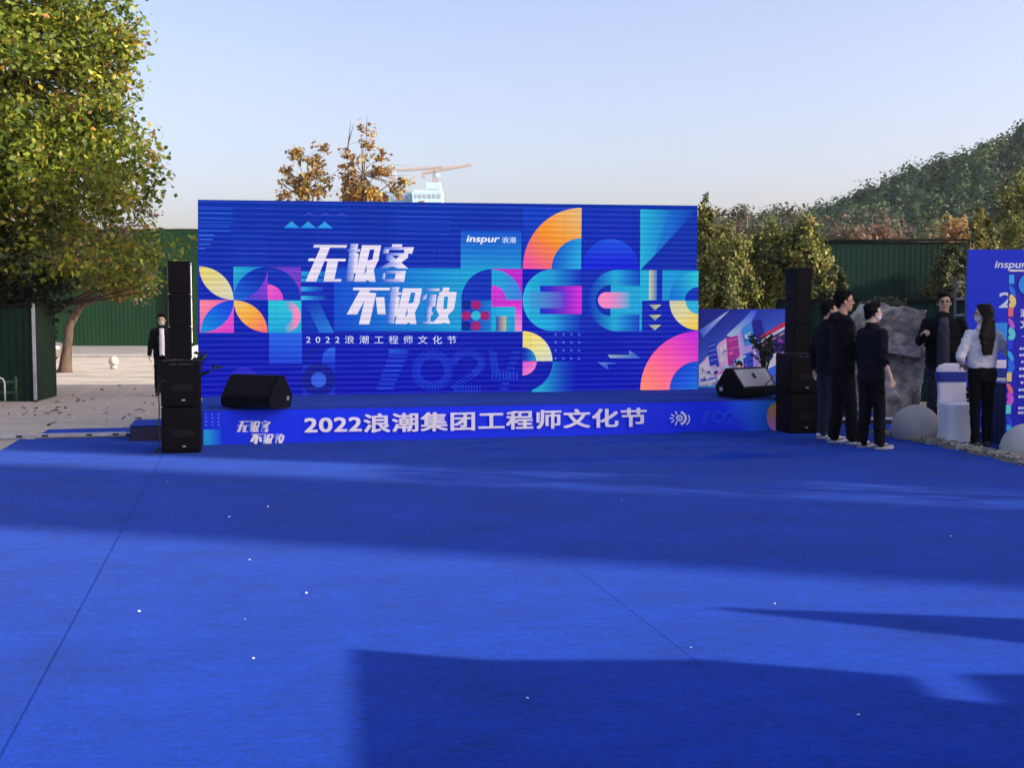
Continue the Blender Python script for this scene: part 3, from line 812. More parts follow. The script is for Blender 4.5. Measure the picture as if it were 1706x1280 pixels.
st = empty('stage_step', stg(-0.85, 0.55), ST_A, 'low dark step box with blue carpet top left of the stage', 'step')
mb = MB().box((0.4, 0.42, 0.09), (0.8, 0.8, 0.18), bev=0.012); mb.build('step_box', mat('step_side', (0.012, 0.014, 0.04), 0.75, 0.2, 4), st)
MB().box((0.4, 0.42, 0.188), (0.81, 0.81, 0.012), bev=0.004).build('step_top', M_CARPET, st)

# low blue platform with a white rim behind the standing men
lp = empty('low_platform', (4.62, 16.6, ground_z(16.6)), 0.05, 'low blue carpeted platform with white rim beside the standing rock', 'platform')
MB().box((0.1, 0, 0.06), (1.1, 0.8, 0.12)).build('platform_body', mat('step_side'), lp)
MB().box((0.1, 0, 0.127), (1.1, 0.8, 0.014)).build('platform_top', M_CARPET, lp)
MB().box((0.1, -0.412, 0.105), (1.1, 0.02, 0.035)).build('rim', M_WHITEMET, lp)

# metal beams on the ground at the far edge of the carpet
for k, (u0, u1, lab) in enumerate(((-3.6, -2.05, 'long pale metal beam lying at the carpet edge by the left frame'), (-2.0, -0.95, 'short pale metal beam lying between carpet and stage step'))):
    b = empty('metal_beam', stg((u0 + u1) / 2, 1.21), ST_A, lab, 'beam', 'metal beams along the carpet edge')
    L = u1 - u0
    MB().box((0, 0, 0.035), (L, 0.05, 0.05), bev=0.006).build('rail', M_STEEL, b)
    for x in (-L / 2 + 0.12, L / 2 - 0.12, 0.1): MB().box((x, -0.027, 0.035), (0.07, 0.006, 0.022)).build('slot', M_BLACK, b)

# ------------------------------------------------------------------ LED wall
SW, SHT = 6.80, 2.53
scr = empty('led_screen', stg(-0.075, 1.88, SH), ST_A, 'large blue LED wall with white slogan and colourful geometric shapes', 'screen')
pic = screen_art(SW, SHT).build('screen_picture', M_LED, scr)
panel = MB().box((0, 0.03, 0), (SW / 14 - 0.002, 0.055, SHT / 5 - 0.002), bev=0.003).mesh('led_panel', M_BLACK)
for i in range(14):
    for j in range(5):
        link_mesh('led_panel', panel, scr, ((i + 0.5) * SW / 14, 0, (j + 0.5) * SHT / 5))
lever = MB().box((0, 0.03, 0.008), (0.03, 0.03, 0.016), bev=0.003).mesh('clip', M_BLACK)
for i in range(13):
    link_mesh('clip', lever, scr, ((i + 1) * SW / 14 + 0.02 * math.sin(i * 3), 0, SHT))
for x in (0.4, 2.4, 4.4, 6.4):
    mb = MB()
    mb.tube([(x, 0.12, 0), (x, 0.12, SHT - 0.1)], 0.025); mb.tube([(x, 0.75, 0.0), (x, 0.12, SHT * 0.8)], 0.02)
    mb.build('support_frame', M_STEEL, scr)

# ------------------------------------------------------------------ loudspeakers
def sub_box(name, loc, label, group):
    t = empty(name, loc, ST_A, label, 'speaker', group)
    W, D, H = 0.405, 0.40, 0.485
    MB().box((0, 0, H / 2), (W, D, H), bev=0.008).build('cabinet', M_BLACK, t)
    mb = MB().box((0, -D / 2 - 0.004, H / 2 + 0.005), (W - 0.03, 0.012, H - 0.05), bev=0.004); g = mb.build('grille', M_GRILLE, t)
    MB().box((0.02, -D / 2 - 0.012, H * 0.42), (0.22, 0.006, 0.075), bev=0.002).build('port', mat('port_black', (0.002, 0.002, 0.003), 0.9), t)
    MB().box((0.03, -D / 2 - 0.0125, H * 0.14), (0.035, 0.005, 0.014)).build('badge', M_STEEL, t)
    for s in (-1, 1): MB().box((s * (W / 2 + 0.002), 0, H * 0.62), (0.008, 0.14, 0.07), bev=0.003).build('handle', M_GRILLE, t)
    for sx in (-1, 1):
        for sy in (-1, 1): MB().lathe([(0.02, -0.0), (0.02, 0.012)], (sx * 0.16, sy * 0.16, -0.01), 10).build('foot', M_RUBBER, t)
    return t
def speaker_column(name, loc, label):
    t = empty(name, loc, ST_A, label, 'speaker', 'column loudspeakers on the bass cabinets')
    W, D, H = 0.225, 0.27, 1.06
    for k in range(3):
        h = H / 3
        MB().box((0, 0, h * (k + 0.5)), (W, D, h - 0.004), bev=0.006).build('cabinet', M_BLACK, t)
        MB().box((0, -D / 2 - 0.003, h * (k + 0.5)), (W - 0.016, 0.012, h - 0.014), bev=0.003).build('grille', M_GRILLE, t)
        for s in (-1, 1): MB().box((s * (W / 2 + 0.006), 0.03, h * (k + 1) - 0.03), (0.014, 0.07, 0.025), bev=0.003).build('rigging_pin', M_STEEL if s > 0 else M_BLACK, t)
    return t
def stack(px, py, side, dx):
    base = on_level(px, py, 0.02); base.z = 0.022
    g = 'bass cabinets stacked beside the stage'
    sub_box('bass_cabinet', base, 'lower black bass cabinet of the stack on the %s end of the stage' % side, g)
    u = sub_box('bass_cabinet', base + Vector((0, 0, 0.497)), 'upper black bass cabinet of the stack on the %s end of the stage' % side, g)
    lm = MB().box((0, 0, 0), (0.014, 0.003, 0.012)).mesh('printed_letter', mat('grey_letters', (0.2, 0.2, 0.21), 0.6))
    for k in range(9): link_mesh('printed_letter', lm, u, (-0.10 + k * 0.026 + (0.02 if k > 2 else 0), -0.2085, 0.452))
    speaker_column('speaker_column', base + Vector((dx, 0.02, 0.994)), 'tall slim black column loudspeaker on the %s bass stack' % side)
L_ST = on_level(304.5, 755, 0.02); 
stack(304, 751, 'left', -0.005)
stack(1327, 719, 'right', 0.0)

mb = MB(); q = Vector((L_ST.x, L_ST.y, 0)) - SU * 0.225 - SV * 0.05
mb.tube([q + Vector(p) for p in ((0.05, 0.05, 0.80), (0.0, 0.05, 0.79), (-0.03, 0.05, 0.72), (-0.015, 0.04, 0.5), (-0.025, 0.03, 0.3), (-0.01, 0.02, 0.12), (-0.05, 0.02, 0.03), (-0.12, 0.15, 0.022), (-0.16, 0.4, 0.022), (-0.1, 0.7, 0.022))], 0.007, 6)
tag(mb.build('cable', M_RUBBER), 'black cable hanging down beside the left bass stack', 'cable')
def wedge(name, loc, rz, label, grey=False):
    t = empty(name, loc, rz, label, 'monitor', 'wedge monitors on the stage edge')
    W = 0.66
    prof = [(-0.19, 0.03), (-0.10, 0.0), (0.22, 0.0), (0.27, 0.13), (0.10, 0.37), (0.0, 0.37), (-0.20, 0.12)]   # (y, z): front is -y
    mb = MB(); n = len(prof)
    vs = [(-W / 2 + 0.0, y, z) for y, z in prof] + [(W / 2, y, z) for y, z in prof]
    mb.add(vs, [tuple(range(n)), tuple(range(2 * n - 1, n - 1, -1))] + [(i, n + i, n + (i + 1) % n, (i + 1) % n) for i in range(n)])
    mb.build('cabinet', M_BLACK, t)
    # sloping grille
    a, b = Vector((0, -0.20, 0.125)), Vector((0, 0.0, 0.365)); d = (b - a).normalized(); nrm = Vector((0, -d.z, d.y)); nrm = nrm if nrm.y < 0 else -nrm
    mb = MB(); mb.prism([(-W / 2 + 0.03, 0.02), (W / 2 - 0.03, 0.02), (W / 2 - 0.03, (b - a).length - 0.02), (-W / 2 + 0.03, (b - a).length - 0.02)], a + nrm * 0.001, Vector((1, 0, 0)), d, nrm, 0.008)
    g = mb.build('grille', mat('grey_mesh', (0.36, 0.36, 0.37), 0.6, 0.2, 80, 0.4, 300) if grey else M_GRILLE, t)
    if grey:
        mb = MB(); mb.prism([(-0.03, 0.14), (0.02, 0.14), (0.02, 0.22), (-0.03, 0.22)], a + nrm * 0.0095, Vector((1, 0, 0)), d, nrm, 0.004); mb.build('badge', M_BLACK, g)
    for s in (-1, 1):
        MB().box((s * (W / 2 + 0.002), 0.04, 0.21), (0.008, 0.12, 0.05), bev=0.003).build('handle', M_GRILLE, t)
        MB().box((s * (W / 2 + 0.002), 0.17, 0.10), (0.008, 0.05, 0.05), bev=0.002).build('connector_plate', M_STEEL, t)
    return t
wedge('stage_monitor', on_level(418, 682, SH + 0.01) + Vector((0, 0.22, 0.004)), math.radians(-22), 'black wedge monitor on the left front edge of the stage')
wedge('stage_monitor', on_level(1252, 663, SH + 0.01) + Vector((0.0, 0.20, 0.004)), math.radians(38), 'wedge monitor with grey mesh front on the right stage edge', True)
# cable looping from the right wedge
cb = on_level(1272, 664, SH)
mb = MB(); mb.tube([cb + Vector(p) for p in ((0.06, -0.16, 0.02), (-0.02, -0.17, 0.10), (0.0, -0.16, 0.20), (0.06, -0.15, 0.26), (0.10, -0.16, 0.20), (0.02, -0.17, 0.12), (0.03, -0.16, 0.02), (0.16, -0.14, 0.015), (0.32, -0.10, 0.015))], 0.007, 6)
tag(mb.build('cable', M_RUBBER), 'black cable looped in front of the grey right wedge monitor', 'cable')

# ------------------------------------------------------------------ illustrated poster board beside the screen
def poster_art(w, h):
    A = Art([(1162, 504), (1308, 504), (1308, 641), (1162, 646)], w, h, gain=1.9)
    A.rect(1162, 504, 1308, 646, grad((8, 20, 112), (90, 150, 230), 1190, 510, 1240, 640), 4, 6)
    W1, W2 = (150, 180, 236), (236, 240, 252)
    A.poly([(1164, 540), (1205, 512), (1215, 506), (1195, 526), (1170, 552)], grad((60, 96, 206), W1, 1164, 540, 1210, 506))
    A.poly([(1210, 548), (1240, 520), (1252, 506), (1262, 506), (1250, 530), (1222, 552)], grad(W1, (40, 70, 190), 1220, 548, 1262, 506))
    A.poly([(1163, 600), (1200, 560), (1240, 540), (1300, 560), (1308, 600), (1308, 620), (1163, 640)], grad((196, 190, 236), (96, 60, 170), 1180, 600, 1300, 590))
    # tilted buildings
    A.poly([(1177, 562), (1192, 558), (1198, 596), (1182, 600)], (26, 44, 150)); 
    for k in range(4): A.poly([(1179 + k, 566 + 8 * k), (1192 + k, 562.5 + 8 * k), (1192 + k, 564.5 + 8 * k), (1179 + k, 568 + 8 * k)], (90, 120, 214), same=k > 0)
    A.poly([(1196, 562), (1210, 552), (1215, 600), (1202, 606)], (226, 150, 176))
    A.poly([(1210, 552), (1229, 548), (1234, 586), (1214, 600)], (150, 40, 120))
    for k in range(2):
        for q in range(2): A.poly([(1199 + 6 * q + k, 568 - 4 * q + 16 * k), (1203 + 6 * q + k, 565 - 4 * q + 16 * k), (1204 + 6 * q + k, 575 - 4 * q + 16 * k), (1200 + 6 * q + k, 578 - 4 * q + 16 * k)], (250, 220, 176), same=(k + q) > 0)
    A.poly([(1214, 556), (1228, 553), (1228, 555), (1214, 558)], (206, 90, 150)); A.poly([(1215, 570), (1231, 565), (1231, 567), (1215, 572)], (206, 90, 150))
    A.poly([(1236, 536), (1252, 524), (1258, 560), (1242, 566)], (50, 120, 200))
    A.poly([(1252, 524), (1268, 520), (1276, 556), (1258, 560)], (20, 26, 120))
    for k in range(2): A.poly([(1241 + 6 * k, 547 - 3 * k), (1245 + 6 * k, 544 - 3 * k), (1246 + 6 * k, 553 - 3 * k), (1242 + 6 * k, 556 - 3 * k)], (150, 226, 240), same=k > 0)
    A.poly([(1266, 549), (1308, 524), (1308, 531), (1268, 554)], (176, 30, 70)); A.poly([(1268, 555), (1308, 532), (1308, 536), (1268, 560)], W2)
    A.poly([(1262, 566), (1308, 539), (1308, 576), (1280, 590)], (40, 24, 110)); A.poly([(1264, 566), (1308, 540), (1308, 543), (1266, 569)], (236, 130, 140))
    A.poly([(1222, 588), (1238, 580), (1240, 606), (1225, 612)], (240, 190, 190)); A.poly([(1238, 580), (1254, 574), (1256, 600), (1240, 606)], (30, 60, 160))
    A.poly([(1226, 590), (1236, 585), (1237, 600), (1228, 605)], (120, 200, 226))
    A.poly([(1192, 612), (1222, 600), (1224, 616), (1196, 628)], (216, 120, 176)); A.poly([(1194, 616), (1206, 611), (1207, 620), (1196, 624)], W2)
    A.poly([(1208, 609), (1218, 606), (1219, 614), (1209, 618)], (90, 160, 230))
    A.poly([(1163, 596), (1180, 612), (1196, 626), (1163, 634)], W2); A.poly([(1166, 622), (1190, 618), (1190, 622), (1166, 627)], (60, 100, 190))
    A.poly([(1196, 626), (1226, 618), (1212, 636), (1196, 632)], (250, 200, 176))
    A.poly([(1250, 606), (1290, 582), (1300, 592), (1262, 614)], W2); A.poly([(1262, 612), (1308, 588), (1308, 606), (1270, 622)], (50, 90, 210))
    A.poly([(1162, 634), (1228, 630), (1308, 616), (1308, 641), (1162, 645.5)], grad((30, 140, 206), (30, 90, 200), 1162, 0, 1308, 0))
    A.poly([(1162, 643), (1200, 641), (1240, 643), (1240, 645), (1162, 646)], W2)
    rs = random.Random(4)
    for k in range(46):                                   # small windows, signs and rails along the tilted street
        x, y = rs.uniform(1166, 1300), 0
        y = rs.uniform(572, 632) if x < 1230 else rs.uniform(548, 600)
        w_, h_ = rs.uniform(2, 7), rs.uniform(2, 7); sl = -0.35
        c = rs.choice([(236, 240, 252), (216, 90, 150), (40, 60, 160), (110, 200, 232), (246, 190, 170), (150, 60, 140), (20, 30, 110)])
        A.poly([(x, y), (x + w_, y + sl * w_), (x + w_ + .6, y + sl * w_ + h_), (x + .6, y + h_)], c)
    A.disc(1230.5, 595.5, 6, (20, 14, 20)); A.disc(1230, 600.5, 4, (206, 150, 130))
    A.poly([(1226, 604), (1238, 603), (1266, 607), (1266, 613), (1226, 614)], (206, 30, 40))
    return A
pp = at_depth(1162, 640, 17.0)
pb = empty('poster_board', (pp.x, 17.0, ground_z(17.0)), math.radians(4), 'poster board with blue cartoon street scene right of the screen', 'poster')
PW, PH = 1.28, 1.22
art = poster_art(PW, PH).build('printed_picture', M_PRINT, pb); art.location = (0, -0.02, 0.42)
MB().box((PW / 2, 0.0, 0.42 + PH / 2), (PW, 0.03, PH)).build('board', M_WHITEMET, pb)
for x in (0.12, PW - 0.12): MB().box((x, 0.03, 0.22), (0.05, 0.05, 0.44)).build('post', M_STEEL, pb)

# ------------------------------------------------------------------ blue backdrop board and roll-up banner on the right
bo = at_depth(1612, 416, 15.8)
bd = empty('backdrop_board', (bo.x, 15.8, ground_z(15.8)), math.radians(-1), 'tall royal blue backdrop board with white lettering at the right', 'backdrop')
Wb, Hb = 3.0, bo.z - ground_z(15.8)
pxm = F_PX / 15.8
def bpx(x, y): return ((x - 1612) / pxm, (y - 416) / pxm)
A = Art([(0, 0), (Wb, 0), (Wb, Hb), (0, Hb)], Wb, Hb, gain=1.2, step=0.0008)
A.rect(0, 0, Wb, Hb, (10, 48, 200))
x0, y0 = bpx(1657, 435); x1, y1 = bpx(1706, 450)
A.text('inspur', x0, y0, x0 + 0.41, y1, (226, 234, 252), 0.025, 1.0, 0.25); A.text('浪潮', x0 + 0.46, y0, x0 + 0.66, y1, (226, 234, 252))
x0, y0 = bpx(1665, 487); x1, y1 = bpx(1690, 512)
A.text('2022', x0, y0, x0 + 0.84, y1, (214, 226, 252), 0.03)
x0, y0 = bpx(1652, 537); A.rect(x0, y0, x0 + 0.42, y0 + 0.42, (60, 150, 230)); A.poly([(x0 + 0.42, y0), (x0 + 0.42, y0 + 0.42), (x0 + 0.06, y0 + 0.42)], (16, 70, 210))
A.rect(x0, y0 + 0.42, x0 + 0.42, y0 + 0.84, (16, 60, 206)); A.ring(x0 + 0.42, y0 + 0.84, 0, 0.40, 90, 180, (214, 206, 160), 16)
o = A.build('printed_picture', M_PRINT, bd); o.location = (0, -0.022, 0)
MB().box((Wb / 2, 0, Hb / 2), (Wb, 0.04, Hb)).build('board', M_BLUEFAB, bd)
for x in (0.3, Wb - 0.3):
    mb = MB(); mb.tube([(x, 0.05, Hb * 0.8), (x, 0.8, 0)], 0.02); mb.build('brace', M_STEEL, bd)

tr = empty('ladder_frame', (bo.x + 0.01, 16.1, ground_z(16.1)), 0.2, 'narrow aluminium ladder frame behind the left edge of the blue backdrop', 'ladder')
for x in (-0.05, 0.12): MB().tube([(x, 0, 0), (x, 0, 2.05)], 0.018).build('upright', mat('dull_metal', (0.10, 0.10, 0.10), 0.6), tr)
for k in range(9): MB().tube([(-0.05, 0, 0.2 + 0.22 * k), (0.12, 0, 0.2 + 0.22 * k)], 0.012).build('rung', M_STEEL, tr)

rp = at_depth(1681, 453, 12.75)
ru = empty('roll_up_banner', (rp.x, 12.75, 0.0), math.radians(3), 'dark blue roll-up banner with white text lines at the right frame edge', 'banner')
Wr, Hr = 0.80, rp.z
A = Art([(0, 0), (Wr, 0), (Wr, Hr), (0, Hr)], Wr, Hr, step=0.0007, gain=1.2)
A.rect(0, 0, Wr, Hr, (8, 22, 170))
rs = random.Random(9); PAL = [(40, 170, 226), (20, 110, 220), (226, 206, 110), (236, 110, 110), (196, 80, 200), (90, 210, 200), (30, 60, 210)]
for k in range(15):
    y = 0.03 + k * 0.118
    c = PAL[k % 7]
    if k % 3 == 0: A.rect(0.0, y, 0.055, y + 0.10, c)
    elif k % 3 == 1: A.lens((0.0, y), (0.075, y + 0.115), c)
    else: A.ring(0.0, y + 0.06, 0.02, 0.085, -80, 80, c, 10)
A.ring(0.20, 0.14, 0.035, 0.10, 60, 300, (30, 140, 220), 16, 1.1); A.rect(0.20, 0.10, 0.29, 0.17, (30, 110, 220))
A.text('浪潮工程师', 0.13, 0.40, 0.62, 0.49, (230, 236, 252), 0.03); A.text('文化节', 0.13, 0.52, 0.44, 0.61, (230, 236, 252), 0.03)
A.rect(0.15, 0.695, 0.24, 0.702, (200, 214, 246))
for k, y in enumerate((0.82, 0.89, 0.965, 1.04, 1.12, 1.19, 1.27, 1.345)):
    x = 0.13 + (0.02 if k % 3 == 2 else 0)
    for q in range(14 if k < 7 else 3):
        A.rect(x, y, x + 0.026, y + 0.026, (206, 216, 246), same=q > 0); x += 0.034
for k, y in enumerate((1.47, 1.52, 1.57, 1.62)):
    x = 0.13 if k < 2 else 0.2
    for q in range(12): A.rect(x, y, x + 0.026, y + 0.026, (206, 206, 244), same=q > 0); x += 0.034 if q != 1 else 0.05
for k in range(5): A.ring(0.17 + 0.13 * k, 1.90, 0.02, 0.05, 0, 200 + 20 * k, (40, 130, 220), 12)
o = A.build('printed_picture', M_PRINT, ru); o.location = (0, -0.004, 0.0)
MB().box((Wr / 2, 0.002, Hr / 2), (Wr, 0.004, Hr)).build('banner_sheet', M_BLUEFAB, ru)
MB().box((Wr / 2, 0.0, Hr + 0.012), (Wr, 0.03, 0.025), bev=0.004).build('top_rail', M_STEEL, ru)
MB().box((Wr / 2, 0.02, 0.04), (Wr + 0.03, 0.18, 0.08), bev=0.015).build('base', M_STEEL, ru)
MB().tube([(Wr / 2, 0.03, 0.08), (Wr / 2, 0.03, Hr)], 0.009).build('pole', M_STEEL, ru)

# ------------------------------------------------------------------ covered chairs and table
def chair(loc, rz, label):
    t = empty('covered_chair', loc, rz, label, 'chair', 'chairs in white stretch covers')
    rows = [(0.0, 0.23, 0.235), (0.12, 0.205, 0.215), (0.30, 0.20, 0.205), (0.44, 0.215, 0.215), (0.46, 0.21, 0.21)]
    mb = MB(); n = 28; vs = []
    def rr(hx, hy, k):                                   # rounded rectangle point
        a = 2 * PI * k / n; c, s = math.cos(a), math.sin(a); e = 0.38
        return (hx * math.copysign(abs(c) ** e, c), hy * math.copysign(abs(s) ** e, s))
    for z, hx, hy in rows:
        for k in range(n):
            x, y = rr(hx, hy, k)
            if z < 0.05: z_ = 0.03 * (1 - min(1, abs(abs(x) - hx) * 0 + abs(x * y) / (hx * hy)))
            else: z_ = z
            vs.append((x, y, z_))
    fs = [(r * n + k, r * n + (k + 1) % n, (r + 1) * n + (k + 1) % n, (r + 1) * n + k) for r in range(len(rows) - 1) for k in range(n)]
    fs.append(tuple((len(rows) - 1) * n + k for k in range(n)))
    mb.add(vs, fs, smooth=True); mb.build('seat_cover', M_WHITEFAB, t)
    prof = [(0.40, 0.205), (0.55, 0.19), (0.66, 0.195), (0.78, 0.21), (0.85, 0.205), (0.89, 0.17), (0.912, 0.08)]
    mb = MB(); vs = []
    for z, hx in prof:
        for k in range(n):
            x, y = rr(hx, 0.035, k); vs.append((x, y + 0.175 + (z - 0.4) * 0.10, z))
    fs = [(r * n + k, r * n + (k + 1) % n, (r + 1) * n + (k + 1) % n, (r + 1) * n + k) for r in range(len(prof) - 1) for k in range(n)]
    fs.append(tuple((len(prof) - 1) * n + k for k in range(n)))
    mb.add(vs, fs, smooth=True); mb.build('back_cover', M_WHITEFAB, t)
    mb = MB(); vs = []
    for z, hx in ((0.695, 0.208), (0.72, 0.212), (0.79, 0.219), (0.815, 0.217)):
        for k in range(n):
            x, y = rr(hx, 0.042, k); vs.append((x, y + 0.175 + (z - 0.4) * 0.10, z))
    mb.add(vs, [(r * n + k, r * n + (k + 1) % n, (r + 1) * n + (k + 1) % n, (r + 1) * n + k) for r in range(3) for k in range(n)], smooth=True)
    mb.build('sash', M_BLUEFAB, t)
    return t
c1 = on_level(1603, 742, 0.0)
ch_ = chair((c1.x, c1.y + 0.16, 0.012), math.radians(3), 'white covered chair with blue sash under the resting hand of the pointing man')
ch_.scale = (0.86, 0.9, 1.0)
c2 = at_depth(1672, 600, 14.35)
chair((c2.x, 14.35, 0.012), math.radians(-8), 'white covered chair with blue sash right behind the woman in the white sweater')
tb = empty('cloth_table', (5.62, 13.3, 0.0), 0.0, 'table under a pleated dark blue cloth behind the roll-up banner', 'table')
mb = MB(); n = 120; vs = []
per = []
Wt, Dt = 1.4, 0.5
for i in range(n):
    s = i / n * 2 * (Wt + Dt)
    if s < Wt: p, nn = (s, 0), (0, -1)
    elif s < Wt + Dt: p, nn = (Wt, s - Wt), (1, 0)
    elif s < 2 * Wt + Dt: p, nn = (2 * Wt + Dt - s, Dt), (0, 1)
    else: p, nn = (0, 2 * (Wt + Dt) - s), (-1, 0)
    per.append((p, nn, s))
for z, am in ((0.70, 0.0), (0.6, 0.008), (0.01, 0.022)):
    for p, nn, s in per:
        w = am * math.sin(s * 48); vs.append((p[0] + nn[0] * w, p[1] + nn[1] * w, z))
mb.add(vs, [(r * n + k, r * n + (k + 1) % n, (r + 1) * n + (k + 1) % n, (r + 1) * n + k) for r in range(2) for k in range(n)], smooth=True)
mb.build('skirt', M_NAVYFAB, tb)
MB().box((Wt / 2, Dt / 2, 0.712), (Wt + 0.03, Dt + 0.03, 0.022), bev=0.008).build('table_top', M_BLUEFAB, tb)

rk = on_level(1569, 716, 0.0)
sh = empty('slatted_rack', (rk.x, 14.55, 0.0), 0.25, 'small dark rack with pale slats between the pointing man and the chair', 'rack')
for x in (-0.07, 0.10): MB().box((x, 0, 0.30), (0.02, 0.2, 0.58)).build('upright', M_BLACK, sh)
for k in range(6): MB().box((0.015, -0.02, 0.08 + 0.09 * k), (0.15, 0.16, 0.014)).build('slat', M_STEEL if k > 1 else M_BLACK, sh)

# ------------------------------------------------------------------ stone balls and the standing rock
def ball(px, py, d, lab):
    c = at_depth(px, py, d); r = 0.283
    t = empty('stone_ball', (c.x, d, 0.0), random.uniform(0, 3), lab, 'bollard', 'stone ball bollards along the carpet edge')
    prof = []
    for k in range(25):
        a = -PI / 2 + PI * k / 24; z = c.z + r * math.sin(a)
        if z > -0.03: prof.append((max(r * math.cos(a), 0.004), z))
    MB().lathe(prof, n=48).build('ball', M_BALL, t)
    MB().lathe([(0.22, -0.02), (0.22, 0.03), (0.20, 0.04)], n=32).build('base_ring', M_KERB, t)
ball(1526, 714, 13.95, 'whole grey granite ball bollard in front of the rock')
ball(1713, 750, 12.3, 'grey granite ball bollard cut by the right frame edge')

def rock():
    t = empty('standing_rock', (5.46, 17.2, ground_z(17.2)), 0.1, 'big rough grey standing rock behind the men in black', 'rock')
    def chunk(c, s, seed, cuts, name, tilt=0.0):
        bm = bmesh.new(); bmesh.ops.create_cube(bm, size=1.0)
        rs = random.Random(seed)
        R = Matrix.Rotation(tilt, 3, 'Y') @ Matrix.Rotation(rs.uniform(-.3, .3), 3, 'Z')
        for v in bm.verts: v.co = R @ Vector((v.co.x * s[0] * rs.uniform(.85, 1.1), v.co.y * s[1] * rs.uniform(.8, 1.1), v.co.z * s[2] * rs.uniform(.92, 1.06)))
        for _ in range(cuts):
            nrm = Vector((rs.gauss(0, 1), rs.gauss(0, 1), rs.gauss(0, .8))).normalized()
            ext = max(v.co.dot(nrm) for v in bm.verts)
            r = bmesh.ops.bisect_plane(bm, geom=bm.verts[:] + bm.edges[:] + bm.faces[:], plane_co=nrm * ext * rs.uniform(.72, .9), plane_no=nrm, clear_outer=True)
            bmesh.ops.holes_fill(bm, edges=[e for e in bm.edges if e.is_boundary])
        bmesh.ops.triangulate(bm, faces=bm.faces[:])
        bmesh.ops.subdivide_edges(bm, edges=bm.edges[:], cuts=6, use_grid_fill=True)
        bmesh.ops.subdivide_edges(bm, edges=[e for e in bm.edges if e.calc_length() > 0.08], cuts=1, use_grid_fill=True)
        for v in bm.verts:
            p = v.co * 2.4 + Vector((seed, 0, 0))
            v.co += v.co.normalized() * (0.085 * noise.fractal(p, 0.8, 2.2, 6) + 0.028 * noise.noise(p * 4.2) + 0.014 * noise.noise(p * 10))
            v.co += Vector(c)
        me = bpy.data.meshes.new(name); bm.to_mesh(me); bm.free(); me.materials.append(M_STONE)
        return link_mesh(name, me, t)
    chunk((0.17, 0.12, 0.50), (0.78, 0.60, 1.16), 4, 8, 'boulder')
    chunk((-0.04, -0.10, 1.37), (1.0, 0.66, 0.66), 8, 9, 'boulder', 0.20)
    chunk((0.40, -0.16, 0.95), (0.40, 0.36, 0.30), 19, 7, 'boulder', 0.35)
    chunk((0.02, -0.22, 0.30), (0.5, 0.3, 0.6), 27, 8, 'boulder', 0.1)
    chunk((-0.42, 0.12, 0.55), (0.42, 0.5, 1.2), 12, 6, 'boulder', -0.1)
rock()

# ------------------------------------------------------------------ corrugated sheet walls
def corrugated(name, p0, p1, z0, z1, m, label, cat='fence', pitch=0.22, depth=0.035, panels=3, cap=True, capm=None, lean=0.0):
    p0, p1 = Vector(p0), Vector(p1); d = (p1 - p0); L = d.length; d = d / L; nrm = Vector((d.y, -d.x, 0))
    t = empty(name, (p0.x, p0.y, 0), 0, label, cat)
    pl = L / panels
    for k in range(panels):
        n = int(pl / pitch * 4); vs = []
        for i in range(n + 1):
            s = k * pl + 0.006 + (pl - 0.012) * i / n
            q = (s / pitch) % 1.0
            off = depth * (0 if q < 0.3 else (q - .3) / .2 if q < .5 else 1 if q < .8 else (1 - q) / .2)
            b = d * s + nrm * off
            vs += [(b.x, b.y, z0), (b.x, b.y, z1 + lean * s)]
        mb = MB(); mb.add(vs, [(2 * i, 2 * i + 2, 2 * i + 3, 2 * i + 1) for i in range(n)])
        o = mb.build('sheet_panel', m, t)
        md = o.modifiers.new('thickness', 'SOLIDIFY'); md.thickness = 0.004
    if cap:
        c = d * (L / 2); mb = MB()
        ang = math.atan2(d.y, d.x)
        mb.box((c.x, c.y, z1 + lean * L / 2 + 0.02), (L + 0.05, 0.12, 0.07), rz=ang); mb.build('top_rail', capm or M_BLACK, t)
    for k in range(panels + 1):
        b = d * (k * pl) - nrm * 0.06
        MB().box((b.x, b.y, (z0 + z1) / 2), (0.06, 0.06, z1 - z0 - 0.02)).build('post', capm or M_BLACK, t)
    return t
wl = corrugated('green_wall', (-46, 75, 0), (-13.0, 75, 0), -0.8, 4.32 + 2.35, M_GREENSHEET, 'long tall green corrugated sheet wall behind the left trees', 'wall', 0.26, 0.006, 11, True, M_KERB)
dr = at_depth(300, 500, 74.8)
MB().box((dr.x + 46, -0.16, 1.95), (1.15, 0.1, 5.0)).build('doorway', M_DARKHOLE, wl)
for s in (-1, 1): MB().box((dr.x + 46 + s * 0.66, -0.2, 1.95), (0.16, 0.12, 5.1)).build('door_frame', M_WHITEMET if s > 0 else M_KERB, wl)
# near hoarding at the far left with its returning panel
a = on_level(57, 664, -0.2); b = on_level(83, 659, -0.25); z0 = -0.28
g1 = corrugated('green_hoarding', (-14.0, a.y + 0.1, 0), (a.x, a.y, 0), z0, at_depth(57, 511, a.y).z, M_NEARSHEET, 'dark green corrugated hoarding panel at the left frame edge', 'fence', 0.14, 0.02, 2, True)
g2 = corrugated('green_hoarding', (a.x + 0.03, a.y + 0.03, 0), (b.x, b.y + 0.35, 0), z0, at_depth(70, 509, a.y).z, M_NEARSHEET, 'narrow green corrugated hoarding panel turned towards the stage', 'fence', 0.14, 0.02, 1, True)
for g in (g1, g2): g['group'] = 'green hoarding panels on the left'
MB().box((0.0, -0.04, 0.72), (0.05, 0.05, 1.9)).build('corner_post', M_STEEL, g2)
MB().box((a.x + 14 - 0.32, -0.06, 0.72), (0.09, 0.02, 0.025)).build('latch', M_STEEL, g1)
hr = empty('green_railing', on_level(27, 668, -0.2), 0.0, 'low green pipe railing in front of the left hoarding', 'railing')
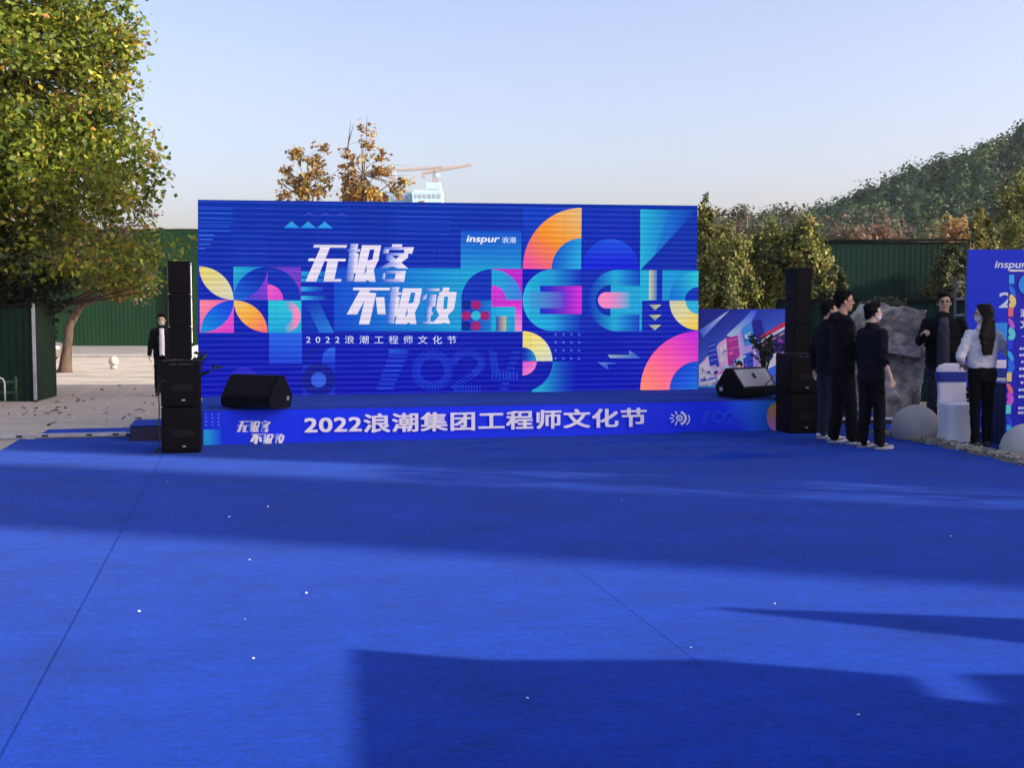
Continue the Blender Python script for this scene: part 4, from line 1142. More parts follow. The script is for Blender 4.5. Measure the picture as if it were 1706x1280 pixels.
M_GPIPE = mat('green_pipe', (0.01, 0.06, 0.02), 0.5)
MB().tube([(0, 0, 0), (0, 0, 0.46)], 0.028).build('post', M_GPIPE, hr); MB().tube([(-1.6, 0, 0), (-1.6, 0, 0.46)], 0.028).build('post', M_GPIPE, hr)
for z in (0.16, 0.36): MB().tube([(-1.6, 0, z), (0, 0, z)], 0.02).build('rail', M_GPIPE, hr)
MB().tube([(-0.20, -0.03, 0.0), (-0.20, -0.03, 0.34), (-0.23, -0.03, 0.42), (-0.30, -0.03, 0.45), (-0.38, -0.03, 0.42), (-0.41, -0.03, 0.34), (-0.41, -0.03, 0)], 0.016).build('hoop', M_WHITEMET, hr)

# right-hand sheds
sx0, sx1 = at_depth(1330, 400, 38).x, at_depth(1607, 400, 38).x
corrugated('green_shed', (sx0 - 3, 38, 0), (sx1, 37.6, 0), -0.6, at_depth(1400, 399, 38).z, M_TEALSHEET, 'dark green corrugated shed wall below the wooded hill', 'shed', 0.17, 0.004, 4, True, M_BLACK, lean=-0.015)
corrugated('teal_fence', (at_depth(1300, 500, 23).x, 23.2, 0), (at_depth(1625, 500, 23).x, 23, 0), -0.3, at_depth(1400, 503, 23).z, M_TEALSHEET, 'low dark teal corrugated fence behind the rock', 'fence', 0.2, 0.025, 2, True)

# ------------------------------------------------------------------ unseen shade casters right of the view, shaped for the carpet's shadows
def block(name, x0, x1, y0, y1, h, label, floors):
    t = empty(name, (x0, y0, 0), 0, label, 'building')
    MB().box(((x1 - x0) / 2, (y1 - y0) / 2, h / 2 - 0.2), (x1 - x0, y1 - y0, h + 0.4)).build('wall', M_CONCWALL, t)
    fh = h / floors; n = max(1, int((y1 - y0) / 3))
    win = MB().box((0, 0, 0), (0.06, 1.5, fh * 0.5)).mesh('window', M_GLASSDARK)
    for f in range(floors):
        for k in range(n):
            link_mesh('window', win, t, (-0.02, (k + 0.5) * (y1 - y0) / n, fh * (f + 0.55)))
    return t
block('shade_building', 28, 40, 3.16, 17.3, 21.3, 'unseen six storey grey building shaped to shade the stage, right of the view', 6)  # unseen; sized so that its shade covers the stage and left paving
block('shade_tower', 45, 48, -5.72, -3.57, 27, 'unseen slim tall tower added right of the view to shade the middle carpet', 7)  # added out of view; its width sets the dark band across the carpet
eb = empty('shade_block', (5.0, 3.61, 0), 0, 'unseen low block shaped to shade the nearest carpet', 'building')  # unseen block, walls slanted to fit the shadow on the near carpet
MB().prism([(0, 0), (2.57, -17.6), (11, -17.6), (11, -3.1)], (0, 0, -0.1), Vector((1, 0, 0)), Vector((0, 1, 0)), Vector((0, 0, 1)), 2.77).build('wall', M_CONCWALL, eb)
MB().box((1.75, -0.62, 2.8), (1.1, 0.5, 0.38)).build('shade_bump', M_STEEL, eb)  # added boxes, here and below, that bulge the edge of the block's shadow
MB().box((3.6, -0.9, 2.78), (0.7, 0.7, 0.34)).build('shade_bump', M_STEEL, eb)
for k in range(4): MB().box((0.40 + 0.497 * k, -2.9 - 3.4 * k, 1.3), (0.06, 2.0, 1.7), rz=0.145).build('window', M_GLASSDARK, eb)
tn = empty('shade_spire', (7.76, 4.05, 0), 0, 'unseen tall white spire added right of the view for its pointed shadow', 'shade caster')  # added out of view to throw the spear-shaped shadow
prof = [(0.60, 1.88), (0.32, 2.10), (0.22, 2.35), (0.15, 2.6), (0.08, 2.88), (0.01, 3.12)]
mb = MB(); vs = []
for r, z in prof:
    for k in range(4): vs.append((r * math.sqrt(2) * math.cos(PI / 4 + k * PI / 2), r * math.sqrt(2) * math.sin(PI / 4 + k * PI / 2), z))
mb.add(vs, [(r * 4 + k, r * 4 + (k + 1) % 4, (r + 1) * 4 + (k + 1) % 4, (r + 1) * 4 + k) for r in range(5) for k in range(4)])
mb.build('spire_shell', M_WHITEFAB, tn)
MB().tube([(0, 0, 0.06), (0, 0, 3.05)], 0.025).build('pole', M_STEEL, tn)
MB().lathe([(0.28, 0), (0.28, 0.06), (0.06, 0.08), (0.04, 0.2)], n=20).build('foot', M_KERB, tn)

# ------------------------------------------------------------------ vegetation
def leaf_mesh(name, C, N, size, cols, m, aspect=0.5, fold=0.18, rng=RNG):
    """C centres (n,3); N facing normals (n,3); size (n,); cols (n,3): one small folded leaf each"""
    n = len(C)
    N = N / np.maximum(np.linalg.norm(N, axis=1, keepdims=True), 1e-6)
    r = rng.normal(size=(n, 3)); T = r - N * (r * N).sum(1, keepdims=True); T /= np.maximum(np.linalg.norm(T, axis=1, keepdims=True), 1e-6)
    B = np.cross(N, T); s = size[:, None]
    V = np.empty((n, 4, 3))
    V[:, 0] = C - T * s * 0.5; V[:, 2] = C + T * s * 0.5
    V[:, 1] = C + B * s * aspect * 0.5 + N * s * fold * 0.5 - T * s * 0.08; V[:, 3] = C - B * s * aspect * 0.5 + N * s * fold * 0.5 - T * s * 0.08
    me = bpy.data.meshes.new(name)
    me.vertices.add(4 * n); me.vertices.foreach_set('co', V.reshape(-1))
    me.loops.add(4 * n); me.loops.foreach_set('vertex_index', np.arange(4 * n, dtype=np.int32))
    me.polygons.add(n); me.polygons.foreach_set('loop_start', np.arange(0, 4 * n, 4, dtype=np.int32))
    me.materials.append(m)
    ca = me.color_attributes.new('Col', 'FLOAT_COLOR', 'POINT')
    cc = np.ones((n, 4, 4)); cc[:, :, :3] = cols[:, None, :]
    ca.data.foreach_set('color', cc.reshape(-1))
    me.update(calc_edges=True); me.validate()
    return me
def palette(n, pal, rng, jit=0.25):
    w = np.array([p[1] for p in pal], float); w /= w.sum()
    idx = rng.choice(len(pal), n, p=w); c = np.array([p[0] for p in pal])[idx]
    return c * np.exp(rng.normal(0, jit, (n, 1)))

def broadleaf(name, base, label, blobs, nclus, per, lsize, pal, trunk, bark, seed, group=None, clus_r=(0.25, 0.5), droop=0.2, limb_r=0.05, limbs=26, cat='tree', pclus=0.5, aspect=0.6):
    """blobs: (centre rel. base, radii) ellipsoids filled with leaf clusters; trunk: points with radii"""
    rng = np.random.default_rng(seed); rnd = random.Random(seed)
    t = empty(name, base, 0, label, cat, group)
    vol = np.array([b[1][0] * b[1][1] * b[1][2] for b in blobs]) ** 0.8; vol /= vol.sum()
    cent = []
    while len(cent) < nclus:
        b = blobs[rng.choice(len(blobs), p=vol)]
        d = rng.normal(size=3); d /= np.linalg.norm(d); r = rng.uniform(0.25, 1.0) ** 0.45
        p = np.array(b[0]) + d * r * np.array(b[1]) * (1 + 0.16 * noise.noise(Vector(d * 2.3) + Vector((seed, 0, 0))))
        cent.append(p)
    cent = np.array(cent)
    C, N, CO = [], [], []
    for c in cent:
        k = max(3, int(per * rng.uniform(0.5, 1.5))); rr = rng.uniform(*clus_r)
        q = np.clip(rng.normal(size=(k, 3)), -1.7, 1.7) * rr * np.array([1, 1, 0.7]) * 0.6
        q[:, 2] -= droop * (q[:, 0] ** 2 + q[:, 1] ** 2)
        C.append(c + q)
        nn = rng.normal(size=(k, 3)) * 0.75 + np.array([0, 0, 0.75]) + q / rr * 0.5; N.append(nn)
        tint = palette(1, pal, rng, 0.12); ind = palette(k, pal, rng, 0.22)
        mixk = (rng.uniform(size=(k, 1)) < pclus)
        CO.append(np.where(mixk, tint * np.exp(rng.normal(0, .18, (k, 1))), ind))
    C, N, CO = np.vstack(C), np.vstack(N), np.vstack(CO)
    me = leaf_mesh('crown', C, N, rng.uniform(0.7, 1.3, len(C)) * lsize, CO, M_LEAF, aspect, 0.2, rng)
    link_mesh('crown', me, t)
    mb = MB(); mb.tube([p[:3] for p in trunk], [p[3] for p in trunk], 10); mb.build('trunk', bark, t)
    mb = MB()
    tp = [Vector(p[:3]) for p in trunk]
    for k in range(min(limbs, nclus)):
        c = Vector(cent[k]); i = min(range(len(tp)), key=lambda j: abs(tp[j].z - (c.z - 0.35 * (c - tp[j]).xy.length)))
        a = tp[i]; m1 = a.lerp(c, 0.5) + Vector((rnd.uniform(-.1, .1), rnd.uniform(-.1, .1), 0.06 * (c - a).length))
        r0 = min(trunk[i][3] * 0.55, limb_r)
        mb.tube([a, a.lerp(m1, 0.5), m1, c], [r0, r0 * 0.8, r0 * 0.5, r0 * 0.15], 6, cap=False)
        for q in range(2):
            e = c + Vector((rnd.gauss(0, .4), rnd.gauss(0, .4), rnd.gauss(.1, .3))) * clus_r[1] * 2
            mb.tube([m1, m1.lerp(e, .6), e], [r0 * .45, r0 * .3, r0 * .08], 5, cap=False)
    mb.build('branch_frame', bark, t)
    return t

YG = [((0.25, 0.28, 0.030), 5), ((0.15, 0.205, 0.025), 6), ((0.36, 0.31, 0.045), 1.6), ((0.42, 0.20, 0.04), 0.4), ((0.075, 0.12, 0.022), 4), ((0.20, 0.11, 0.04), 0.3)]
# big tree at the left, crown reaching over the hoarding
bt = at_depth(20, 500, 25.0)
B = (bt.x - 0.1, 25.0, ground_z(25))
broadleaf('broadleaf_tree', B, 'large yellow green autumn tree filling the upper left corner',
          [((-0.2, 0, 6.9), (3.0, 2.8, 3.2)), ((0.8, -0.4, 4.9), (2.7, 2.5, 1.4)), ((1.7, -0.6, 4.5), (1.8, 1.7, 1.0)), ((-1.6, -0.6, 4.6), (2.2, 2.2, 2.0)), ((1.0, -0.3, 6.6), (1.9, 1.8, 1.6)), ((0.5, 0, 8.8), (2.0, 2.0, 1.6)), ((1.3, 0.1, 2.9), (2.2, 1.8, 0.9))],
          960, 56, 0.145, YG, [(0, 0, -0.1, .26), (0.05, 0, 1.2, .22), (0, 0.1, 2.6, .19), (-0.1, 0, 4.5, .15), (0, 0, 6.5, .10), (0.1, 0, 8.5, .05)], M_BARK, 21, clus_r=(0.25, 0.5), limbs=70, limb_r=0.06, pclus=0.45)
# shrub mass behind the hoarding; its leaf colours are darkened to stand for shade
broadleaf('shade_toned_shrub', (bt.x - 0.3, 24.1, ground_z(24)), 'shrub with shade put into its leaf colours behind the left hoarding under the big tree',
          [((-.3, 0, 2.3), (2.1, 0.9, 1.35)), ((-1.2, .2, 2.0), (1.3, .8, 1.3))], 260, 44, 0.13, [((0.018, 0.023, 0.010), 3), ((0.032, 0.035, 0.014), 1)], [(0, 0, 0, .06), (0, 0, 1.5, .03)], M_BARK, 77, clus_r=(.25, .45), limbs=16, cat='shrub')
# smaller tree with a leaning trunk and reddish leaves
t0 = on_ground(104, 40.0)
broadleaf('forked_tree', t0, 'smaller tree with forked trunk and reddish brown leaves by the far pavement',
          [((1.2, 0, 4.3), (1.9, 1.7, 1.25)), ((2.0, 0.0, 3.3), (1.35, 1.3, 0.95)), ((0.6, 0, 3.4), (1.3, 1.2, 0.55)), ((0.2, 0, 4.8), (2.2, 1.8, 1.5)), ((2.4, 0, 5.4), (0.9, 0.9, 0.6))],
          230, 40, 0.13, [((0.09, 0.06, 0.04), 3), ((0.17, 0.09, 0.07), 2), ((0.06, 0.075, 0.025), 5), ((0.16, 0.13, 0.04), 1)],
          [(0.0, 0, -0.1, .34), (0.05, 0, 0.12, .23), (0.12, 0, 0.8, .165), (0.22, 0, 1.6, .15), (0.55, 0, 2.2, .15), (1.0, 0, 2.9, .11), (1.3, 0, 3.8, .07), (1.4, 0, 4.6, .04)], M_BARK, 33, clus_r=(0.25, 0.45), limbs=40, limb_r=0.07)
for fx in ():
    pass
# young autumn trees behind the screen
AUT = [((0.440, 0.260, 0.060), 4), ((0.500, 0.380, 0.080), 3), ((0.300, 0.150, 0.060), 4), ((0.180, 0.110, 0.070), 2), ((0.340, 0.300, 0.070), 1.5)]
def young_tree(px, spec, label, seed, tw):
    b = on_ground(px, 34.0); k = 34.0 / F_PX
    blobs = []
    for (x, y, rx, ry) in spec:
        p = at_depth(x, y, 34.0); blobs.append(((p.x - b.x, 0, p.z - b.z), (rx * k, rx * k, ry * k)))
    top = max(bb[0][2] for bb in blobs)
    t = broadleaf('young_tree', b, label, blobs, int(7.0 * len(blobs)), 20, 0.135, AUT,
              [(0, 0, 0, .09), (0.03, 0, 2, .075), (-0.03, 0, 3.5, .06), (0.02, 0, top - 1.2, .03), (0, 0, top - 0.25, .010)], M_BARK2, seed, 'young autumn trees behind the screen', (0.10, 0.22), 0.1, 0.016, 40, pclus=0.3)
    mb = MB()
    for (x0, y0, x1, y1) in tw:
        p, q = at_depth(x0, y0, 34.0), at_depth(x1, y1, 34.0); mb.tube([p - b, q - b], [0.018, 0.006], 5)
    mb.build('bare_twig', M_BARK2, t)
young_tree(515, [(490, 250, 9, 9), (500, 262, 14, 12), (538, 246, 9, 9), (530, 275, 14, 18), (505, 300, 24, 14), (480, 290, 9, 8), (520, 318, 24, 16), (492, 326, 22, 12), (470, 305, 6, 6), (535, 300, 12, 14)],
           'smaller brown leaved young tree behind the screen', 51, [(520, 340, 535, 245), (515, 330, 490, 240), (510, 335, 460, 300)])
young_tree(605, [(612, 220, 13, 13), (612, 240, 10, 10), (598, 262, 18, 10), (580, 265, 14, 22), (582, 290, 15, 16), (640, 258, 15, 12), (625, 280, 17, 14), (642, 285, 14, 8), (600, 320, 30, 16), (620, 330, 34, 12), (575, 325, 20, 14), (670, 300, 12, 10), (660, 315, 12, 10), (700, 335, 10, 6)],
           'taller golden brown young tree behind the screen', 52, [(579, 250, 585, 198), (580, 240, 590, 204), (611, 215, 612, 192), (606, 300, 611, 215), (630, 320, 664, 296), (605, 320, 640, 270), (600, 318, 580, 250)])

def evergreen(name, base, label, h, r, n, seed, pal, tip=0.35, cs=0.105, lobes=5, group='evergreens behind the stage', top=None):
    rng = np.random.default_rng(seed)
    t = empty(name, base, 0, label, 'tree', group)
    k = int(n * 1.7)
    z = rng.beta(1.3, 1.5, k) ; ang = rng.uniform(0, 2 * PI, k)
    prof = np.interp(z, [0, 0.12, 0.35, 0.6, 0.82, 0.93, 1.0], [0.62, 0.9, 1.0, 0.84, 0.52, tip, 0.05])
    lob = 1 + 0.16 * np.sin(ang * lobes + seed + z * 5) + 0.14 * np.sin(ang * 3 - z * 11 + seed) + 0.10 * np.sin(z * 23 + ang * 2)
    rad = r * prof * lob * rng.uniform(0.35, 1.0, k) ** 0.35
    # group the sprays in tufts
    tuft = rng.integers(0, max(60, k // 60), k); jit = rng.normal(size=(k, 3)) * 0.10
    zt, at_, rt = z[tuft], ang[tuft], rad[tuft]
    C = np.stack([rt * np.cos(at_), rt * np.sin(at_), 0.15 + zt * (h - 0.15)], 1) + jit * np.array([1.2, 1.2, 1.6]) * r / 1.2
    N = np.stack([np.cos(at_), np.sin(at_), np.full(k, 0.55)], 1) + rng.normal(size=(k, 3)) * 0.65
    tint = palette(k, pal, rng, 0.05)[tuft] * np.exp(rng.normal(0, .28, (k, 1)))
    link_mesh('crown', leaf_mesh('crown', C, N, rng.uniform(.6, 1.4, k) * cs, tint, M_NEEDLE, 0.55, 0.25, rng), t)
    mb = MB(); mb.tube([(0, 0, -0.1), (0.03, 0, h * .5), (0, 0, h * .97)], [0.10, 0.06, 0.012], 8); mb.build('trunk', M_BARK, t)
    mb = MB()
    for q in range(40):
        a = rng.uniform(0, 6.28); zz = rng.uniform(.1, .85) * h; L = r * np.interp(zz / h, [0, .35, .8, 1], [.6, .9, .45, .1])
        mb.tube([(0, 0, zz), (L * .5 * math.cos(a), L * .5 * math.sin(a), zz + L * .35), (L * math.cos(a), L * math.sin(a), zz + L * .8)], [.025, .015, .005], 5, cap=False)
    mb.build('branch_frame', M_BARK, t)
    return t
OLV = [((0.168, 0.168, 0.035), 4), ((0.120, 0.136, 0.032), 4), ((0.224, 0.192, 0.048), 2), ((0.072, 0.088, 0.029), 2)]
DKG = [((0.035, 0.048, 0.018), 4), ((0.055, 0.065, 0.022), 3), ((0.08, 0.08, 0.03), 1)]
def ev(px, top_py, d, wpx, n, seed, label, pal=OLV, **kw):
    b = on_ground(px, d); hz = at_depth(px, top_py, d).z - b.z
    return evergreen('evergreen_tree', b, label, hz, wpx * d / F_PX / 2, n, seed, pal, **kw)
ev(1172, 332, 30.5, 62, 7000, 1, 'tall narrow evergreen right beside the screen edge', tip=0.25)
ev(1212, 381, 30.0, 112, 9500, 2, 'round olive evergreen bush behind the poster board', tip=0.7)
ev(1290, 372, 30.6, 112, 9500, 3, 'broad olive evergreen behind the right column loudspeaker', tip=0.6)
ev(1342, 366, 30.2, 104, 9500, 4, 'pointed olive evergreen just left of the green shed', tip=0.3)
ev(1385, 445, 29.6, 60, 3500, 5, 'low dark evergreen in front of the left end of the shed', DKG, tip=0.7)
ev(1578, 412, 31.0, 80, 6500, 6, 'dark evergreen in front of the right end of the shed', DKG, tip=0.5)
ev(1632, 345, 34.0, 70, 6000, 7, 'slender yellowish evergreen left above the blue backdrop', tip=0.3)
ev(1690, 296, 35.0, 120, 10000, 8, 'tallest evergreen above the blue backdrop at the right frame edge', tip=0.4)
ev(1660, 380, 36.5, 90, 6000, 9, 'dark evergreen wedged between the two trees above the backdrop', DKG, tip=0.6)
# unseen tree added right of the view; its crown breaks up the sun strip
broadleaf('shade_tree', (16.0, 6.1, 0), 'unseen slender tree added right of the view to dapple the carpet', [((0, 0, 7.0), (1.0, 1.0, .9)), ((.2, .2, 6.0), (.7, .7, .6))], 40, 34, 0.14, YG, [(0, 0, 0, .09), (0, 0, 4, .07), (0, 0, 7.4, .03)], M_BARK, 61, clus_r=(.25, .4), limbs=14)
# small leafy shrub above the rock
broadleaf('leafy_shrub', on_ground(1462, 22.6), 'small pale leafed shrub peeping over the low teal fence', [((0, 0, 1.86), (0.55, 0.2, 0.20))], 26, 14, 0.075, [((0.07, 0.085, 0.05), 2), ((0.05, 0.06, 0.03), 2)], [(0, 0, 0, .02), (0, 0, 1.8, .01)], M_BARK, 91, clus_r=(.08, .16), limbs=10, limb_r=.01, cat='shrub')
# potted plants next to the loudspeakers
def potted(loc, label, seed, h=0.5):
    rng = np.random.default_rng(seed); rnd = random.Random(seed)
    t = empty('potted_plant', loc, 0, label, 'plant', 'potted plants by the loudspeakers')
    MB().lathe([(0.07, 0), (0.10, 0.02), (0.12, 0.20), (0.125, 0.24), (0.11, 0.24), (0.10, 0.21)], n=20).build('pot', mat('dark_pot', (0.03, 0.03, 0.03), 0.6), t)
    mb = MB(); C, N = [], []
    for k in range(22):
        a = rnd.uniform(0, 6.28); s = rnd.uniform(.1, .34); hh = 0.24 + h * rnd.uniform(.5, 1.0)
        tip = Vector((s * math.cos(a), s * math.sin(a), hh - s * 0.25)); mid = Vector((s * .35 * math.cos(a), s * .35 * math.sin(a), hh * .75))
        mb.tube([(0, 0, .2), mid, tip], [.008, .006, .003], 5)
        for q in range(9):
            p = mid.lerp(tip, rnd.uniform(0, 1.15)); C.append(p + Vector((rnd.gauss(0, .03), rnd.gauss(0, .03), rnd.gauss(0, .03)))); N.append((rnd.gauss(0, .6), rnd.gauss(0, .6), .8))
    mb.build('stem', mat('plant_stem', (0.04, 0.06, 0.02), 0.7), t)
    C = np.array(C); n = len(C)
    link_mesh('foliage', leaf_mesh('foliage', C, np.array(N), rng.uniform(.07, .13, n), palette(n, [((0.018, 0.035, 0.012), 3), ((0.03, 0.045, 0.016), 2)], rng), M_LEAF, 0.4, .2, rng), t)
potted(stg(7.30, 0.85, SH + 0.004), 'leafy potted plant on the stage behind the right wedge monitor', 5, 0.62)
potted(stg(-0.20, 0.85, 0.2), 'leafy potted plant behind the left bass stack', 6, 0.66)

# ------------------------------------------------------------------ wooded hill on the right
RX = np.array([-20, 0, 30, 42, 52, 60, 68, 76, 84, 92, 98, 130, 200, 300])      # at 220 m
RPY = np.array([440, 425, 400, 392, 382, 368, 338, 308, 284, 260, 234, 150, 60, 30])
RZ = 1.56 + (HOR - RPY) / F_PX * 220 - 4.5
def hill_z(x, y):
    x220 = x * 220.0 / max(y, 60.0)
    s = min(1.0, max(0.0, (y - 75) / 145.0)); s = s * s * (3 - 2 * s)
    return -1.0 + (np.interp(x220, RX, RZ) + 1.0) * s * (1 if y <= 220 else max(0.2, 1 - (y - 220) / 200))
mb = MB(); xs = np.linspace(2, 230, 58); ys = list(np.linspace(76, 300, 40))
vs = [(x, y, hill_z(x, y)) for y in ys for x in xs]
mb.add(vs, [(j * 58 + i, j * 58 + i + 1, (j + 1) * 58 + i + 1, (j + 1) * 58 + i) for j in range(39) for i in range(57)], smooth=True)
tag(mb.build('hill', M_GRASS), kind='structure')
def hill_wood():
    rng = np.random.default_rng(101)
    bm = bmesh.new(); bmesh.ops.create_icosphere(bm, subdivisions=2, radius=1.0)
    IV = np.array([v.co[:] for v in bm.verts]); IF = np.array([[v.index for v in f.verts] for f in bm.faces]); bm.free()
    keep = IV[IF].mean(1)[:, 2] > -0.55; IF = IF[keep]
    VV, FF, CV = [], [], []
    C, N, S, CO = [], [], [], []
    pals = [((0.026, 0.060, 0.022), 5), ((0.042, 0.085, 0.028), 3), ((0.018, 0.042, 0.020), 4), ((0.075, 0.105, 0.03), 1.1), ((0.060, 0.060, 0.030), 0.4)]
    off = 0
    for k in range(2500):
        y = rng.uniform(100, 234); x = rng.uniform(0.13, 0.50) * y
        if y > 226 and rng.uniform() < .5: continue
        z = hill_z(x, y); r = rng.uniform(1.2, 2.7); h = rng.uniform(1.2, 1.8) * r
        col = palette(1, pals, rng, .15)
        ph = rng.uniform(0, 6.28, 6)
        lump = 1 + 0.13 * np.sin(IV[:, 0] * 5 + ph[0]) * np.sin(IV[:, 1] * 5 + ph[1]) + 0.12 * np.sin(IV[:, 2] * 6 + IV[:, 0] * 4 + ph[2]) + 0.07 * np.sin(IV[:, 0] * 13 + ph[3]) * np.sin(IV[:, 2] * 12 + ph[4]) + rng.normal(0, .09, len(IV))
        P = IV * lump[:, None] * np.array([r, r, h]) + np.array([x, y, z + h * 0.72])
        cc_ = np.array([x, y, z + h * 0.66]); VV.append(cc_ + (P - cc_) * 0.74); FF.append(IF + off); off += len(IV)
        CV.append(col * np.exp(rng.normal(0, .22, (len(IV), 1))))
        n = int(290 * (160 / y) ** 0.5); i = rng.integers(0, len(IV), n)
        d = IV[i] + rng.normal(0, .16, (n, 3)); ok = d[:, 2] > -0.4; i, d = i[ok], d[ok]; n = len(i); d /= np.linalg.norm(d, axis=1, keepdims=True)
        C.append(np.array([x, y, z + h * 0.72]) + d * (lump[i][:, None] * rng.uniform(.80, 1.0, (n, 1))) * np.array([r, r, h])); N.append(d + rng.normal(size=(n, 3)) * .33); S.append(rng.uniform(.45, 1.0, n) * (0.34 + 0.13 * r))
        CO.append(col * np.exp(rng.normal(0.08, .26, (n, 1))))
    VV, FF, CV = np.vstack(VV), np.vstack(FF), np.vstack(CV)
    me = leaf_mesh('hill_wood', np.vstack(C), np.vstack(N), np.hstack(S), np.vstack(CO), M_NEEDLE, 0.8, .2, rng)
    o = link_mesh('hill_wood', me); tag(o, 'dense dark green wood covering the hill on the right', 'wood', kind='stuff')
    me = bpy.data.meshes.new('wood_crowns'); nf = len(FF)
    me.vertices.add(len(VV)); me.vertices.foreach_set('co', VV.reshape(-1))
    me.loops.add(3 * nf); me.loops.foreach_set('vertex_index', FF.reshape(-1).astype(np.int32))
    me.polygons.add(nf); me.polygons.foreach_set('loop_start', np.arange(0, 3 * nf, 3, dtype=np.int32))
    me.materials.append(M_NEEDLE)
    ca = me.color_attributes.new('Col', 'FLOAT_COLOR', 'POINT'); ca.data.foreach_set('color', np.hstack([CV, np.ones((len(CV), 1))]).reshape(-1))
    me.update(calc_edges=True)
    c = link_mesh('wood_crowns', me, o); tag(c, kind='stuff')
hill_wood()
# nearer trees at the foot of the hill, told apart by their colours
FOOT = [(1195, 352, 88, 60, 0, 'greyish bare looking tree at the left foot of the hill'), (1243, 340, 92, 80, 1, 'brownish purple tree at the foot of the hill above the screen corner'),
        (1300, 338, 95, 84, 0, 'grey brown tree at the foot of the hill above the olive evergreens'), (1352, 345, 90, 84, 2, 'dark green tree at the hill foot left of the shed roof'),
        (1405, 350, 86, 90, 1, 'wide brownish tree above the left part of the shed roof'), (1450, 338, 98, 90, 0, 'grey brown tree above the middle of the shed roof'),
        (1490, 352, 84, 84, 1, 'mauve brown tree above the right part of the shed roof'), (1470, 378, 70, 56, 3, 'low pinkish orange tree just above the shed roof'),
        (1545, 352, 92, 92, 4, 'plain dark olive tree behind the right end of the shed'), (1590, 362, 66, 58, 5, 'bright orange autumn tree right of the shed roof'), (1420, 382, 66, 50, 3, 'small rust coloured tree above the left shed roof edge'),
        (1620, 348, 100, 80, 2, 'dark green tree behind the orange autumn tree')]
FP = [[((0.095, 0.09, 0.06), 3), ((0.065, 0.07, 0.045), 3), ((0.11, 0.09, 0.065), 1)], [((0.105, 0.075, 0.06), 3), ((0.075, 0.07, 0.05), 3)], [((0.045, 0.07, 0.03), 3), ((0.06, 0.08, 0.035), 2)],
      [((0.15, 0.085, 0.06), 3), ((0.11, 0.085, 0.05), 3)], [((0.055, 0.075, 0.028), 3), ((0.07, 0.085, 0.03), 2)], [((0.30, 0.18, 0.07), 3), ((0.24, 0.17, 0.07), 2)]]
for k, (px, top, d, w, pi_, lab) in enumerate(FOOT):
    b = on_ground(px, d); b.z = hill_z(b.x, d) if d > 76 else ground_z(d)
    hz = at_depth(px, top, d).z - b.z; r = w * d / F_PX / 2
    rz = min(hz * .42, r * 1.25)
    broadleaf('hillfoot_tree', b, lab, [((0, 0, hz - rz), (r * .8, r * .8, rz)), ((r * .35, 0, hz - rz * 1.5), (r * .7, r * .7, rz * .7)), ((-r * .4, 0, hz - rz * 1.4), (r * .65, r * .65, rz * .75))], 90, 22, 0.30, FP[pi_],
              [(0, 0, -.3, .16), (0, 0, hz * .5, .10), (0, 0, hz * .9, .03)], M_BARK2, 200 + k, 'trees at the foot of the hill', (0.4, 0.8), 0.05, 0.05, 24, pclus=.5, aspect=.7)

# ------------------------------------------------------------------ far building site with cranes
D0 = 460.0
def far_pt(px, py, d=D0): return at_depth(px, py, d)
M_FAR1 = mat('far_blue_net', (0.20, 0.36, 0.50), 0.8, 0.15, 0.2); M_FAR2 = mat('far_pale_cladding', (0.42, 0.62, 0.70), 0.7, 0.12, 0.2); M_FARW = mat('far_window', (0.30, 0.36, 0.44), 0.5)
M_CRANE = mat('crane_paint', (0.42, 0.25, 0.12), 0.6)
def tower(px0, px1, top, d, m, label, rows, cols, notch=False):
    p0, p1 = far_pt(px0, top, d), far_pt(px1, top, d); W = p1.x - p0.x; H = p0.z + 0.8
    t = empty('tower_block', (p0.x, d, -0.8), 0, label, 'building', 'far tower blocks under construction')
    MB().box((W / 2, 6, H / 2), (W, 12, H)).build('wall', m, t)
    win = MB().box((0, -0.05, 0), (W / cols * .55, 0.3, 1.5)).mesh('window', M_FARW)
    for i in range(cols):
        for j in range(rows): link_mesh('window', win, t, ((i + .5) * W / cols, 0, H - 2.4 - j * 3.1))
    return t
tower(643, 686, 319, 470, M_FAR1, 'far blue netted tower block behind the young trees', 6, 5)
tb_ = tower(689, 736, 316, 460, M_FAR2, 'far pale tower block under construction below the crane', 6, 6)
p = far_pt(712, 312, 460)
MB().box((7.5, 5, p.z + 1.6), (5.5, 6, 2.6)).build('roof_core', M_FAR2, tb_)
def lattice(mb, a, b, w, n, r):
    a, b = Vector(a), Vector(b); d = (b - a).normalized(); s = d.orthogonal().normalized(); q = d.cross(s)
    cs = [(s * sx + q * sy) * w / 2 for sx, sy in ((1, 1), (1, -1), (-1, -1), (-1, 1))]
    for c in cs: mb.tube([a + c, b + c], r, 4, smooth=False)
    for i in range(n):
        p, e = a.lerp(b, i / n), a.lerp(b, (i + 1) / n)
        for k in range(4): mb.tube([p + cs[k], e + cs[(k + 1) % 4]], r * .7, 4, cap=False, smooth=False)
